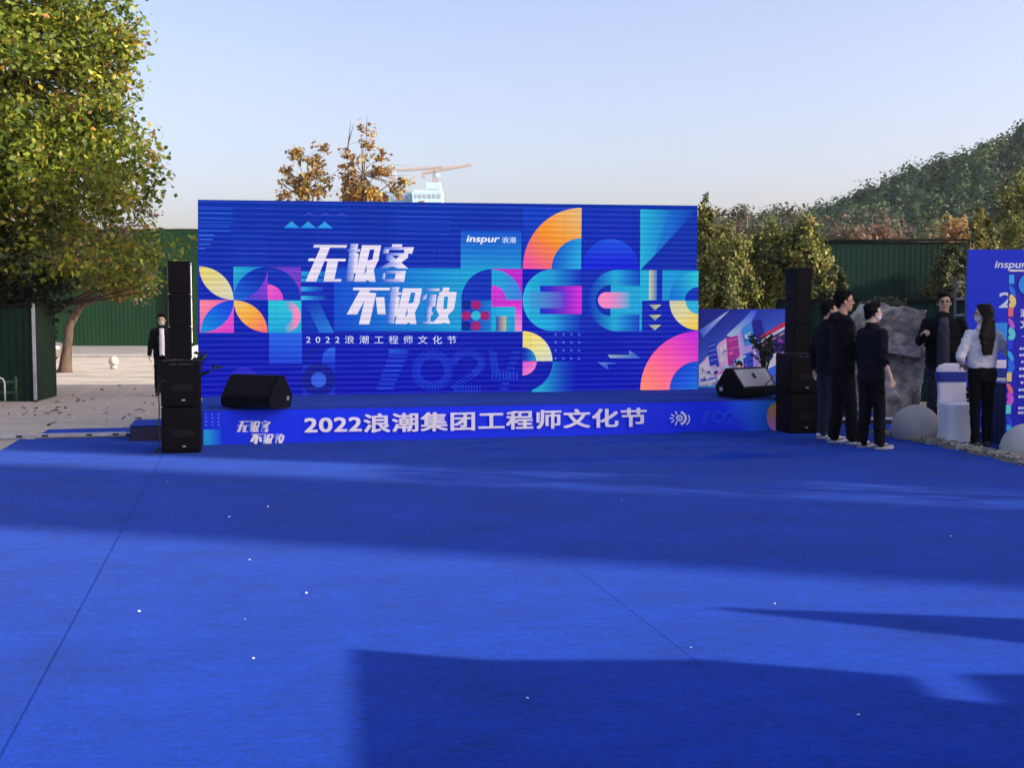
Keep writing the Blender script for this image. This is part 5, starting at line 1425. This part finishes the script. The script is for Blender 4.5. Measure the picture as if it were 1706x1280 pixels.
def crane(mast_px, base_py, top_py, jib0, jib1, d, label):
    b = far_pt(mast_px, base_py, d); t0 = far_pt(mast_px, top_py, d)
    t = empty('tower_crane', (b.x, d, -0.8), 0, label, 'crane', 'tower cranes over the far building site')
    o = Vector((b.x, d, -0.8))
    mb = MB(); lattice(mb, Vector((0, 0, 0)), t0 - o, 1.4, 26, 0.13); mb.build('mast', M_CRANE, t)
    j0, j1 = far_pt(*jib0, d) - o, far_pt(*jib1, d) - o
    mb = MB(); lattice(mb, j0, j1, 0.85, 20, 0.085); mb.build('jib', M_CRANE, t)
    apex = t0 - o + Vector((0, 0, 2.2))
    mb = MB(); mb.tube([t0 - o, apex], [.5, .2], 6); mb.tube([apex, j0.lerp(j1, .8)], .07, 4); mb.tube([apex, j0], .07, 4); mb.build('tie_rods', M_CRANE, t)
    MB().box(j0 + Vector((0.6, 0, -1.0)), (1.8, 1.4, 1.6)).build('counterweight', M_KERB, t)
    MB().box(t0 - o + Vector((0.9, -0.6, -1.2)), (1.4, 1.4, 1.8)).build('cab', M_FAR2, t)
crane(725, 340, 287, (703, 289), (785, 274), 490, 'orange tower crane with raised jib above the pale far tower')
crane(653, 340, 283, (640, 285), (738, 279), 480, 'faint tower crane with level jib behind the golden young tree')

# ------------------------------------------------------------------ parked cars and far ball
def car(loc, rz, col, label):
    t = empty('parked_car', loc, rz, label, 'car', 'cars parked near the green wall')
    m = mat('car_paint_%d' % int(col[0] * 1000), col, 0.25, 0.05, 3, spec=0.6)
    prof = [(-2.15, .32), (-2.2, .62), (-2.1, .88), (-1.55, .98), (1.0, .96), (1.75, .86), (2.1, .72), (2.18, .45), (2.1, .25), (-2.05, .25)]
    green = [(-1.75, .96), (-1.25, 1.40), (-0.9, 1.47), (0.2, 1.47), (0.5, 1.42), (1.2, .95)]
    def loft(poly, w0, w1, zs):
        mb = MB(); n = len(poly); vs = []
        for s, w in ((-1, 1), (1, 1)):
            for x, z in poly:
                k = w0 + (w1 - w0) * max(0, min(1, (z - zs[0]) / (zs[1] - zs[0]))); vs.append((x, s * k, z))
        mb.add(vs, [tuple(range(n)), tuple(range(2 * n - 1, n - 1, -1))] + [(i, n + i, n + (i + 1) % n, (i + 1) % n) for i in range(n)], smooth=False)
        return mb
    b = loft(prof, .88, .84, (.3, 1.0)).build('body', m, t)
    bv = b.modifiers.new('bevel', 'BEVEL'); bv.width = .05; bv.segments = 2
    c = loft(green, .80, .62, (.95, 1.45)).build('cabin', m, t); bv = c.modifiers.new('bevel', 'BEVEL'); bv.width = .05; bv.segments = 2
    for s in (-1, 1):
        mb = MB()
        for poly in ([(-1.45, 1.0), (-1.15, 1.34), (-0.35, 1.38), (-0.35, 1.0)], [(-0.27, 1.0), (-0.27, 1.38), (0.4, 1.36), (0.95, 1.0)]):
            vs = [(x, s * (.80 + (.62 - .80) * (z - .95) / .5 + .012), z) for x, z in poly]; mb.add(vs, [(0, 1, 2, 3)])
        mb.build('side_window', M_GLASSDARK, t)
        for x in (-1.35, 1.35):
            w = MB(); w.tube([(x, s * .66, .31), (x, s * .88, .31)], .31, 20); wo = w.build('wheel', M_RUBBER, t)
            r = MB(); r.tube([(x, s * .87, .31), (x, s * .893, .31)], .19, 12); r.build('rim', M_STEEL, wo)
        MB().box((2.08, s * .62, .66), (.16, .36, .14), bev=.03).build('headlight', mat('lamp_glass', (0.8, 0.8, 0.78), 0.15, spec=.8), t)
        MB().box((.72, s * .95, 1.0), (.12, .16, .12), bev=.03).build('mirror', m, t)
        MB().box((-2.14, s * .66, .78), (.1, .28, .16), bev=.02).build('tail_light', mat('red_lens', (0.35, 0.02, 0.02), 0.2), t)
    mb = MB(); mb.add([(1.19, -.74, .985), (1.19, .74, .985), (.56, .60, 1.40), (.56, -.60, 1.40)], [(0, 1, 2, 3)]); o = mb.build('windscreen', M_GLASSDARK, t); o.location = (.03, 0, .02)
    return t
w = on_ground(83, 51.0); car((w.x - 2.0, 51.9, ground_z(51)), 0.05, (0.13, 0.105, 0.085), 'brown parked car nose showing between hoarding and forked tree')
w = on_ground(404, 47.0); car((w.x, 47.0, ground_z(47)), PI + 0.06, (0.70, 0.70, 0.70), 'white parked car glimpsed between left column loudspeaker and screen')
fb = at_depth(189, 590, 44.0)
t = empty('stone_ball', (fb.x, 44.0, ground_z(44)), 0, 'small pale stone ball bollard alone on the far sunlit pavement', 'bollard')
MB().lathe([(.12, 0), (.13, .1), (.10, .11)] , n=20).build('base_ring', M_KERB, t)
MB().lathe([(max(.18 * math.cos(a), .004), .28 + .18 * math.sin(a)) for a in [-PI / 2 + PI * k / 14 for k in range(15)]], n=24).build('ball', M_BALL, t)

# ------------------------------------------------------------------ litter
rng = np.random.default_rng(8)
n = 110; Cc = []
while len(Cc) < n:
    x, y = rng.uniform(-11, -4.5), rng.uniform(15.0, 31)
    if rng.uniform() > math.exp(-abs(y - 21 - (x + 8) * .8) / 4.5): continue
    Cc.append((x, y, ground_z(y) + 0.012))
me = leaf_mesh('fallen_leaves', np.array(Cc), rng.normal(size=(n, 3)) * .25 + np.array([0, 0, 1]), rng.uniform(.06, .16, n), palette(n, [((.06, .045, .03), 3), ((.12, .08, .04), 2), ((.03, .025, .02), 2)], rng), M_LEAF, .6, .3, rng)
tag(link_mesh('fallen_leaves', me), 'dry brown leaves scattered on the left pavement', 'leaves', kind='stuff')
M_PAPER = mat('paper', (0.75, 0.74, 0.72), 0.9)
def scrap(px, py, s, k):
    p = on_level(px, py, 0.022); rs = random.Random(k); s *= 0.7
    mb = MB(); n = 6
    ring = [(s * rs.uniform(.6, 1.1) * math.cos(2 * PI * i / n), s * rs.uniform(.4, .9) * math.sin(2 * PI * i / n), rs.uniform(0, s * .5)) for i in range(n)]
    top = [(x * .6, y * .6, z + s * .35) for x, y, z in ring]
    mb.add(ring + top, [tuple(range(n - 1, -1, -1)), tuple(range(n, 2 * n))] + [(i, (i + 1) % n, n + (i + 1) % n, n + i) for i in range(n)])
    o = mb.build('paper_scrap', M_PAPER, None, (p.x, p.y, 0.016), rs.uniform(0, 6))
    tag(o, 'tiny white paper scrap lying on the blue carpet', 'litter', 'paper scraps on the carpet')
for k, (x, y, s) in enumerate(((232, 1018, .016), (408, 1031, .009), (422, 1096, .012), (416, 932, .012), (382, 861, .018), (447, 844, .02), (510, 988, .018), (879, 1162, .01), (1151, 1078, .012), (1430, 1190, .012), (279, 803, .014), (1585, 893, .014), (1291, 1005, .01), (1036, 832, .012), )):
    scrap(x, y, s, k)

# ------------------------------------------------------------------ people
M_SKIN = mat('skin', (0.50, 0.30, 0.21), 0.55, 0.08, 14, spec=0.35)
M_SKIN2 = mat('pale_skin', (0.58, 0.39, 0.29), 0.55, 0.08, 14, spec=0.35)
M_LIP = mat('lip', (0.28, 0.10, 0.09), 0.5); M_EYE = mat('eye', (0.02, 0.015, 0.012), 0.3)
M_HAIR = mat('black_hair', (0.004, 0.0038, 0.0038), 0.75, 0.4, 60, 0.3, 120, spec=0.08, stretch=(1, 1, .2))
M_HAIRB = mat('brown_hair', (0.012, 0.007, 0.006), 0.6, 0.4, 60, 0.3, 120, spec=0.15, stretch=(1, 1, .15))
M_MASK = mat('mask_cloth', (0.62, 0.68, 0.74), 0.85)
M_JKT = mat('black_jacket', (0.006, 0.006, 0.008), 0.9, 0.2, 8, 0.3, 60, spec=.12)
M_JKT2 = mat('navy_black_jacket', (0.006, 0.007, 0.012), 0.9, 0.2, 8, 0.3, 60, spec=.12)
M_TROU = mat('black_trousers', (0.005, 0.005, 0.0065), 0.9, 0.2, 8, 0.2, 80, spec=.12)
M_JEAN = mat('dark_jeans', (0.012, 0.015, 0.03), 0.9, 0.25, 8, 0.3, 120)
M_TEE = mat('slate_tee', (0.028, 0.030, 0.050), 0.85, 0.12, 8, 0.2, 80)
M_SWEAT = mat('cream_sweater', (0.78, 0.76, 0.76), 0.95, 0.10, 12, 0.6, 160, sheen=.3)
M_WTEE = mat('white_tee', (0.76, 0.76, 0.78), 0.9, 0.06, 8, 0.2, 60)
M_SHOEW = mat('white_shoe', (0.62, 0.62, 0.63), 0.6, 0.12, 20); M_SHOEG = mat('grey_shoe', (0.36, 0.36, 0.34), 0.7, 0.2, 20); M_SHOEK = mat('black_shoe', (0.02, 0.02, 0.02), 0.5)

WORK = bpy.data.scenes.new('workbench')        # small side scene, only to evaluate modifiers quickly
class Blob:
    def __init__(self, s=1.0): self.mb = MB(); self.s = s
    def ell(self, c, r, R=None, n=14, k=9):
        R = R or Matrix.Identity(3); vs, fs = [], []
        c = Vector(c)
        for j in range(1, k):
            a = -PI / 2 + PI * j / k
            for i in range(n):
                t = 2 * PI * i / n; vs.append(c + R @ Vector((r[0] * math.cos(a) * math.cos(t), r[1] * math.cos(a) * math.sin(t), r[2] * math.sin(a))))
        b = len(vs); vs += [c + R @ Vector((0, 0, -r[2])), c + R @ Vector((0, 0, r[2]))]
        for j in range(k - 2):
            for i in range(n): fs.append((j * n + i, j * n + (i + 1) % n, (j + 1) * n + (i + 1) % n, (j + 1) * n + i))
        for i in range(n): fs.append((b, (i + 1) % n, i)); fs.append((b + 1, (k - 2) * n + i, (k - 2) * n + (i + 1) % n))
        self.mb.add(vs, fs)
    def cap(self, p, r0, q, r1, n=12):
        p, q = Vector(p), Vector(q); d = (q - p).normalized()
        pts, rs = [], []
        for a in (-90, -60, -30): pts.append(p + d * r0 * math.sin(math.radians(a))); rs.append(max(r0 * math.cos(math.radians(a)), r0 * .04))
        pts += [p, q]; rs += [r0, r1]
        for a in (30, 60, 90): pts.append(q + d * r1 * math.sin(math.radians(a))); rs.append(max(r1 * math.cos(math.radians(a)), r1 * .04))
        self.mb.tube(pts, rs, n)
    def loft(self, rings, n=20):
        vs, fs = [], []
        for (z, rx, ry, *c) in rings:
            cx, cy = (c + [0, 0])[:2] if c else (0, 0)
            for i in range(n): t = 2 * PI * i / n; vs.append((cx + rx * math.cos(t), cy + ry * math.sin(t), z))
        for j in range(len(rings) - 1):
            for i in range(n): fs.append((j * n + i, j * n + (i + 1) % n, (j + 1) * n + (i + 1) % n, (j + 1) * n + i))
        fs += [tuple(range(n - 1, -1, -1)), tuple((len(rings) - 1) * n + i for i in range(n))]
        self.mb.add(vs, fs)
    def finish(self, name, mats, parent, voxel, smooth=3, wrinkle=0.0, floor=None, seed=0):
        s = self.s
        self.mb.v = [(x * s, y * s, z * s) for x, y, z in self.mb.v]
        tmp = bpy.data.objects.new('shape', self.mb.mesh('shape', mats)); WORK.collection.objects.link(tmp)
        rm = tmp.modifiers.new('r', 'REMESH'); rm.mode = 'VOXEL'; rm.voxel_size = voxel; rm.use_smooth_shade = True
        sm = tmp.modifiers.new('s', 'SMOOTH'); sm.iterations = smooth; sm.factor = 0.5
        WORK.view_layers[0].update(); dg = WORK.view_layers[0].depsgraph
        me = bpy.data.meshes.new_from_object(tmp.evaluated_get(dg)); me.name = name
        old = tmp.data; bpy.data.objects.remove(tmp); bpy.data.meshes.remove(old)
        me.materials.clear()
        for m in (mats if isinstance(mats, (list, tuple)) else [mats]): me.materials.append(m)
        if wrinkle or floor is not None:
            o = Vector((seed * 3.1, seed, 0)); nv = len(me.vertices)
            co = np.empty(nv * 3); me.vertices.foreach_get('co', co); co = co.reshape(-1, 3)
            no = np.array([v.vector[:] for v in me.vertex_normals]) if wrinkle else None
            if wrinkle:
                for i in range(nv):
                    p = Vector(co[i]); q = Vector((p.x * 7, p.y * 7, p.z * 16)) + o
                    co[i] += no[i] * wrinkle * (noise.noise(q + Vector((0, 0, 3 * noise.noise(p * 5 + o)))) + 0.5 * noise.noise(q * 2.3))
            if floor is not None: co[:, 2] = np.maximum(co[:, 2], floor)
            me.vertices.foreach_set('co', co.reshape(-1))
        me.polygons.foreach_set('use_smooth', [True] * len(me.polygons)); me.update()
        return link_mesh(name, me, parent)

def make_hand(B, w, d, n, curl=0.5, side=1, point=False):
    """w wrist, d direction of the hand, n palm-side normal, side +1/-1 thumb side"""
    w, d = Vector(w), Vector(d).normalized(); n = Vector(n); n = (n - d * n.dot(d)).normalized(); s = d.cross(n).normalized() * side
    R = Matrix((s, d, n)).transposed()
    B.ell(w + d * 0.048, (0.041, 0.052, 0.017), R, 12, 8)
    for k, (o, L) in enumerate(((0.030, 0.072), (0.010, 0.080), (-0.011, 0.074), (-0.030, 0.058))):
        p = w + d * 0.086 + s * o; a = 0.15
        c = curl if not (point and k == 0) else 0.02
        cc = c if not (point and k > 0) else 1.25
        p0 = w + d * 0.06 + s * o * .9
        B.cap(p0, 0.0095, p, 0.0095, 8)
        for seg in (0.45, 0.31, 0.24):
            a += cc * 0.9; q = p + (d * math.cos(a) + n * math.sin(a) + s * o * .25) * L * seg
            B.cap(p, 0.0092, q, 0.0082, 8); p = q
    p = w + d * 0.022 + s * 0.030
    q = p + (d * .72 + s * .62 + n * .25).normalized() * 0.042; B.cap(p, .0125, q, .0105, 8)
    e = q + (d * .9 + s * .2 + n * .4).normalized() * 0.032; B.cap(q, .0102, e, .0085, 8)

def person(label, loc, rz, h, arms, legs, top, trousers, shoes, skin=M_SKIN, hair='short', mask=False, glasses=False, yaw=0.0, pitch=0.0, female=False, tuck=None, inner=None, sleeve=1.0, bulk=1.0, hood=False, seed=1, hem=0.84, inner_w=1.0, crowd='people standing around the stage'):
    s = h / 1.75
    t = empty('person', loc, rz, label, 'person', crowd)
    HC = Vector((0, 0.012, 1.632)); Rh = Matrix.Rotation(yaw, 3, 'Z') @ Matrix.Rotation(pitch, 3, 'X')
    def hp(x, y, z): return HC + Rh @ Vector((x, y, z))
    wq = 0.90 if female else bulk
    # ---- body
    B = Blob(s)
    B.ell(hp(0, -.008, .022), (.076, .095, .097), Rh, 18, 12); B.ell(hp(0, .018, -.045), (.058, .068, .076), Rh, 16, 10); B.ell(hp(0, .060, -.096), (.026, .022, .018), Rh)
    B.cap(hp(0, .088, .014), .009, hp(0, .104, -.020), .0135, 8); B.ell(hp(0, .072, .028), (.052, .018, .012), Rh); B.ell(hp(0, .080, -.062), (.024, .012, .009), Rh)
    for q in (-1, 1): B.ell(hp(q * .078, -.006, -.012), (.011, .021, .031), Rh); B.ell(hp(q * .036, .062, -.028), (.022, .020, .018), Rh); B.ell(hp(q * .017, .094, -.026), (.008, .010, .007), Rh)
    B.cap((0, -.015, 1.43), .058, hp(0, -.014, -.075), .054)
    B.loft([(.86, .15 * wq, .10), (1.0, .14 * wq, .095), (1.1, .145 * wq, .095), (1.28, .165 * wq, .105), (1.40, .16 * wq, .09), (1.46, .09, .07)])
    for q in (0, 1):
        sd = 1 if q == 0 else -1
        sh, el, wr, hd, hn, curl, pt = arms[q][:7]
        sh = Vector(sh or (sd * .178 * wq, 0, 1.405)); el, wr = Vector(el), Vector(wr)
        B.cap(sh + Vector((-sd * .02, 0, -.02)), .040, el, .036); B.cap(el, .037, wr, .026)
        B.cap(wr, .026, wr + Vector(hd).normalized() * .03, .025)
        make_hand(B, wr + Vector(hd).normalized() * .012, hd, hn, curl, sd if Vector(hd).normalized().cross(Vector(hn)).dot(Vector((0, 1, 0))) * sd > 0 else -sd, pt)
        hip, kn, an = [Vector(p) for p in legs[q][:3]]
        B.cap(hip, .075, kn, .052); B.cap(kn, .050, an, .036); B.cap(an, .036, an + Vector((0, .02, -.05)), .035)
    body = B.finish('body', [skin, M_EYE, M_LIP, M_HAIR], t, 0.0075, 2)
    me = body.data; n = len(me.polygons); cen = np.empty(n * 3); me.polygons.foreach_get('center', cen); cen = cen.reshape(-1, 3) / s
    loc_h = (cen - np.array(HC)) @ np.array(Rh)          # inverse rotation
    mi = np.zeros(n, dtype=np.int32)
    for q in (-1, 1):
        d = loc_h - np.array([q * .030, .088, .004]); mi[(d[:, 0] / .013) ** 2 + (d[:, 2] / .006) ** 2 + (d[:, 1] / .03) ** 2 < 1] = 1
        d = loc_h - np.array([q * .032, .090, .026]); mi[(d[:, 0] / .022) ** 2 + (d[:, 2] / .006) ** 2 + (d[:, 1] / .03) ** 2 < 1] = 3
    d = loc_h - np.array([0, .09, -.062]); mi[(d[:, 0] / .026) ** 2 + (d[:, 2] / .009) ** 2 + (d[:, 1] / .02) ** 2 < 1] = 2
    me.polygons.foreach_set('material_index', mi)
    # ---- hair
    B = Blob(s)
    B.ell(hp(0, -.026, .046), (.085, .098, .088), Rh, 18, 12); B.ell(hp(0, -.066, -.022), (.062, .042, .062), Rh)
    for q in (-1, 1): B.ell(hp(q * .070, -.022, .012), (.017, .050, .046), Rh)
    B.ell(hp(.012, .052, .094), (.056, .030, .018), Rh)
    for k in range(8): a = k * .8; B.ell(hp(.045 * math.cos(a), -.02 + .05 * math.sin(a), .104), (.034, .034, .022), Rh)
    if hair == 'long':
        for q in (-1, 0, 1):
            p = hp(q * .045, -.070, .03); e = Vector((q * .05, -.13, 1.36)); f = Vector((q * .035, -.155, 1.16)); B.cap(p, .05, e, .05); B.cap(e, .048, f, .022)
        for q in (-1, 1): B.cap(hp(q * .072, -.01, .03), .022, hp(q * .075, -.045, -.11), .026)
    B.finish('hair', M_HAIRB if hair == 'long' else M_HAIR, t, 0.008, 1, 0.009, seed=seed)
    # ---- trousers
    B = Blob(s)
    tw = .92 if female else 1.0
    B.loft([(.80, .15 * tw, .115), (.90, .168 * tw * bulk, .122), (1.0, .155 * tw * bulk, .115), (1.04, .15 * tw * bulk, .11)])
    for q in (0, 1):
        hip, kn, an = [Vector(p) for p in legs[q][:3]]
        lw = legs[q][3] if len(legs[q]) > 3 else 1.0
        B.cap(hip + Vector((0, 0, .03)), .098 * tw, kn, .074 * lw); B.cap(kn, .073 * lw, an + Vector((0, -.005, .0)), .062 * lw)
    B.finish('trousers', trousers, t, 0.011, 3, 0.010, seed=seed)
    # ---- top
    B = Blob(s)
    if female:
        B.loft([(hem, .165, .125), (1.08, .175, .125), (1.25, .18, .125), (1.37, .165, .105), (1.44, .11, .08), (1.47, .065, .065)])
    else:
        b = bulk
        B.loft([(hem, .182 * b, .135 * b), (hem + .04, .186 * b, .138 * b), (1.08, .182 * b, .135 * b), (1.26, .198 * b, .138), (1.37, .19 * b, .122), (1.44, .13, .092), (1.485, .078, .076)])
    for q in (0, 1):
        sd = 1 if q == 0 else -1
        sh, el, wr = arms[q][:3]; sh = Vector(sh or (sd * .178 * wq, 0, 1.395)); el, wr = Vector(el), Vector(wr)
        k = arms[q][7] if len(arms[q]) > 7 else sleeve
        B.cap(sh + Vector((-sd * .012, 0, -.008)), .069 * (1.05 if female else 1), el, .059); B.cap(el, .059, el.lerp(wr, .96 * k), .047)
    if hood: B.ell((0, -.105, 1.43), (.11, .06, .075)); B.ell((0, -.06, 1.47), (.09, .07, .045))
    else: B.loft([(1.44, .085, .082, 0, -.01), (1.515, .070, .070, 0, -.012)])
    tp = B.finish('sweater' if female else 'jacket', top, t, 0.011, 3, 0.013, seed=seed + 5)
    if inner:
        B = Blob(s); B.loft([(hem + .03, .085 * inner_w, .05, 0, .125 * bulk), (1.1, .088 * inner_w, .05, 0, .122 * bulk), (1.28, .085 * inner_w, .048, 0, .125), (1.38, .072 * inner_w, .044, 0, .106), (1.455, .055, .05, 0, .05)])
        B.finish('shirt', inner, t, 0.010, 3, 0.006, seed=seed)
    # ---- shoes
    for q in (0, 1):
        an = Vector(legs[q][2]); f = legs[q][4] if len(legs[q]) > 4 else 0.0
        B = Blob(s); R = Matrix.Rotation(f, 3, 'Z')
        def fp(x, y, z): return Vector((an.x, an.y, 0)) + R @ Vector((x, y, z))
        zz = an.z - .085
        B.cap(fp(0, -.045, .040 + zz), .040, fp(0, .09, .036 + zz), .044); B.cap(fp(0, .09, .032 + zz), .042, fp(-.004, .165, .028 + zz), .032); B.cap(fp(0, -.03, .06 + zz), .042, fp(0, .02, .095 + zz), .044)
        o = B.finish('shoe', [shoes, mat('shoe_sole', (0.55, 0.55, 0.55), .7) if shoes is not M_SHOEK else M_SHOEK, M_SHOEK], t, 0.008, 2, floor=0.004)
        c = [(p.center.z / s < .030 + zz, abs((p.center.z / s - zz) - .055 - .1 * ((p.center.y / s) - an.y - .05)) < .008) for p in o.data.polygons]
        o.data.polygons.foreach_set('material_index', [1 if a else (2 if (b and shoes is not M_SHOEK) else 0) for a, b in c])
    # ---- mask and glasses
    if mask:
        B = Blob(s); B.ell(hp(0, .040, -.052), (.060, .062, .050), Rh, 16, 10)
        B.finish('face_mask', M_MASK, t, 0.007, 2)
        mb = MB()
        for q in (-1, 1):
            for z in (-.02, -.07): mb.tube([hp(q * .055, .05, z) * s, hp(q * .078, .0, z * .6) * s, hp(q * .078, -.02, -.01) * s], .002, 5)
        mb.build('mask_strap', M_MASK, t)
    if glasses:
        mb = MB()
        for q in (-1, 1):
            mb.tube([hp(q * .032 + .021 * math.cos(a), .104 - .012 * abs(q * .032 + .021 * math.cos(a)) / .05, .002 + .017 * math.sin(a)) * s for a in [2 * PI * i / 14 for i in range(15)]], .0022, 5, cap=False)
            mb.tube([hp(q * .053, .092, .006) * s, hp(q * .078, .04, .008) * s, hp(q * .082, -.01, .004) * s], .002, 5)
        mb.tube([hp(-.011, .107, .006) * s, hp(.011, .107, .006) * s], .002, 5)
        mb.build('glasses', M_BLACK, t)
    return t

def std_legs(a=.10, fy=(0, 0), lw=1.0, foot=(.12, -.12)):
    return [((.088, 0, .90), (a, .02 + fy[0] * .5, .49), (a + .005, fy[0], .088), lw, -foot[0]), ((-.088, 0, .90), (-a, .02 + fy[1] * .5, .49), (-a - .005, fy[1], .088), lw, -foot[1])]
def down(sd, x=.27, y=.02, bend=.05, curl=.35, k=1.0):
    return (None, (sd * (x - .02), -.02 + y, 1.13), (sd * x, y + bend, .89), (sd * .02, .12, -1), (-sd, .1, 0), curl, False, k)

# man in mask behind the left stack, facing the stage front
g = on_ground(269, 25.0)
person('masked man in dark jacket over white shirt behind the left bass stack', g, PI + 0.25, 1.745, [down(1, .26), down(-1, .29, bend=.03)], std_legs(), M_JKT, M_TROU, M_SHOEK, M_SKIN2, mask=True, inner=M_WTEE, inner_w=.66, seed=3, crowd='people around the stage', yaw=-0.1, pitch=-0.15)
# three men in black on the right, looking away to the right
p = on_level(1377, 736, 0); 
person('man in black jacket partly hidden behind the taller man with glasses', (p.x, p.y, .012), math.radians(-74), 1.65, [down(1), down(-1, .31, -.02, .02)], std_legs(.11), M_JKT2, M_JEAN, M_SHOEW, M_SKIN, seed=4, crowd='people around the stage', yaw=-.2, mask=True)
p = on_level(1401, 743, 0)
person('tall man with glasses in black hoodie and white trainers', (p.x, p.y, .012), math.radians(-88), 1.755, [(None, (.23, .0, 1.14), (.17, .22, 1.04), (-.5, .8, -.1), (0, 0, -1), .6, False), (None, (-.25, -.02, 1.13), (-.22, .18, 1.0), (.4, .8, -.3), (0, 0, -1), .6, False)], std_legs(.09, (.10, -.05), 1.05), M_JKT, M_TROU, M_SHOEW, M_SKIN, glasses=True, hood=True, seed=6, crowd='people around the stage', yaw=-.12)
p = on_level(1449, 751, 0)
person('man with face mask and rolled sleeves in black, nearest of the three', (p.x, p.y, .012), math.radians(-66), 1.615, [(None, (.245, -.04, 1.10), (.27, .06, .86), (0, .25, -1), (-1, 0, 0), .75, False, .30), down(-1, .26, .02, .1)], std_legs(.095, (.06, -.03), 1.05), M_JKT2, M_TROU, M_SHOEG, M_SKIN2, mask=True, seed=8, crowd='people around the stage', yaw=-.25)
# man pointing at the camera
p = at_depth(1571, 600, 14.25)
person('man in open black jacket pointing forward with one hand on the chair', (p.x, 14.25, .012), PI - 0.36, 1.745, [(None, (.27, .09, 1.17), (.20, .34, 1.275), (-.05, .95, .08), (-.3, 0, -1), .4, True), (None, (-.29, .0, 1.13), (-.215, .16, .945), (.05, .45, -.9), (.2, -.9, -.4), .25, False, .95)], std_legs(.11), M_JKT, M_JEAN, M_SHOEK, M_SKIN, inner=M_TEE, inner_w=.85, glasses=True, bulk=1.12, seed=10, crowd='people around the stage', yaw=.08)
# woman from behind
p = on_level(1633, 749, 0)
person('long haired woman in white sweater and black trousers seen from behind', (p.x, p.y, .012), -0.02, 1.60, [((.165, 0, 1.38), (.33, .02, 1.15), (.50, .16, 1.20), (1, .35, .1), (0, .2, -1), .4, False), ((-.165, 0, 1.38), (-.285, -.05, 1.12), (-.20, .14, 1.02), (.6, .7, -.2), (.6, 0, -.8), .5, False, .62)], std_legs(.075, (.02, -.04), .88), M_SWEAT, M_TROU, M_SHOEK, M_SKIN2, hair='long', female=True, glasses=True, mask=True, seed=12, crowd='people around the stage', yaw=1.05, hem=.985)

bpy.data.scenes.remove(WORK)
# ------------------------------------------------------------------ air: thin pale haze round the whole place
HZ = MB(); HZ.box((60, 300, 37), (1300, 760, 80))
m = bpy.data.materials.new('haze'); m.use_nodes = True
t = m.node_tree; t.nodes.remove(t.nodes['Principled BSDF'])
v = t.nodes.new('ShaderNodeVolumePrincipled'); v.inputs['Color'].default_value = (0.86, 0.91, 1.0, 1); v.inputs['Density'].default_value = 0.00018; v.inputs['Anisotropy'].default_value = 0.2
t.links.new(v.outputs[0], t.nodes['Material Output'].inputs['Volume'])
tag(HZ.build('haze', m), 'thin pale haze in the air', 'haze', kind='stuff')
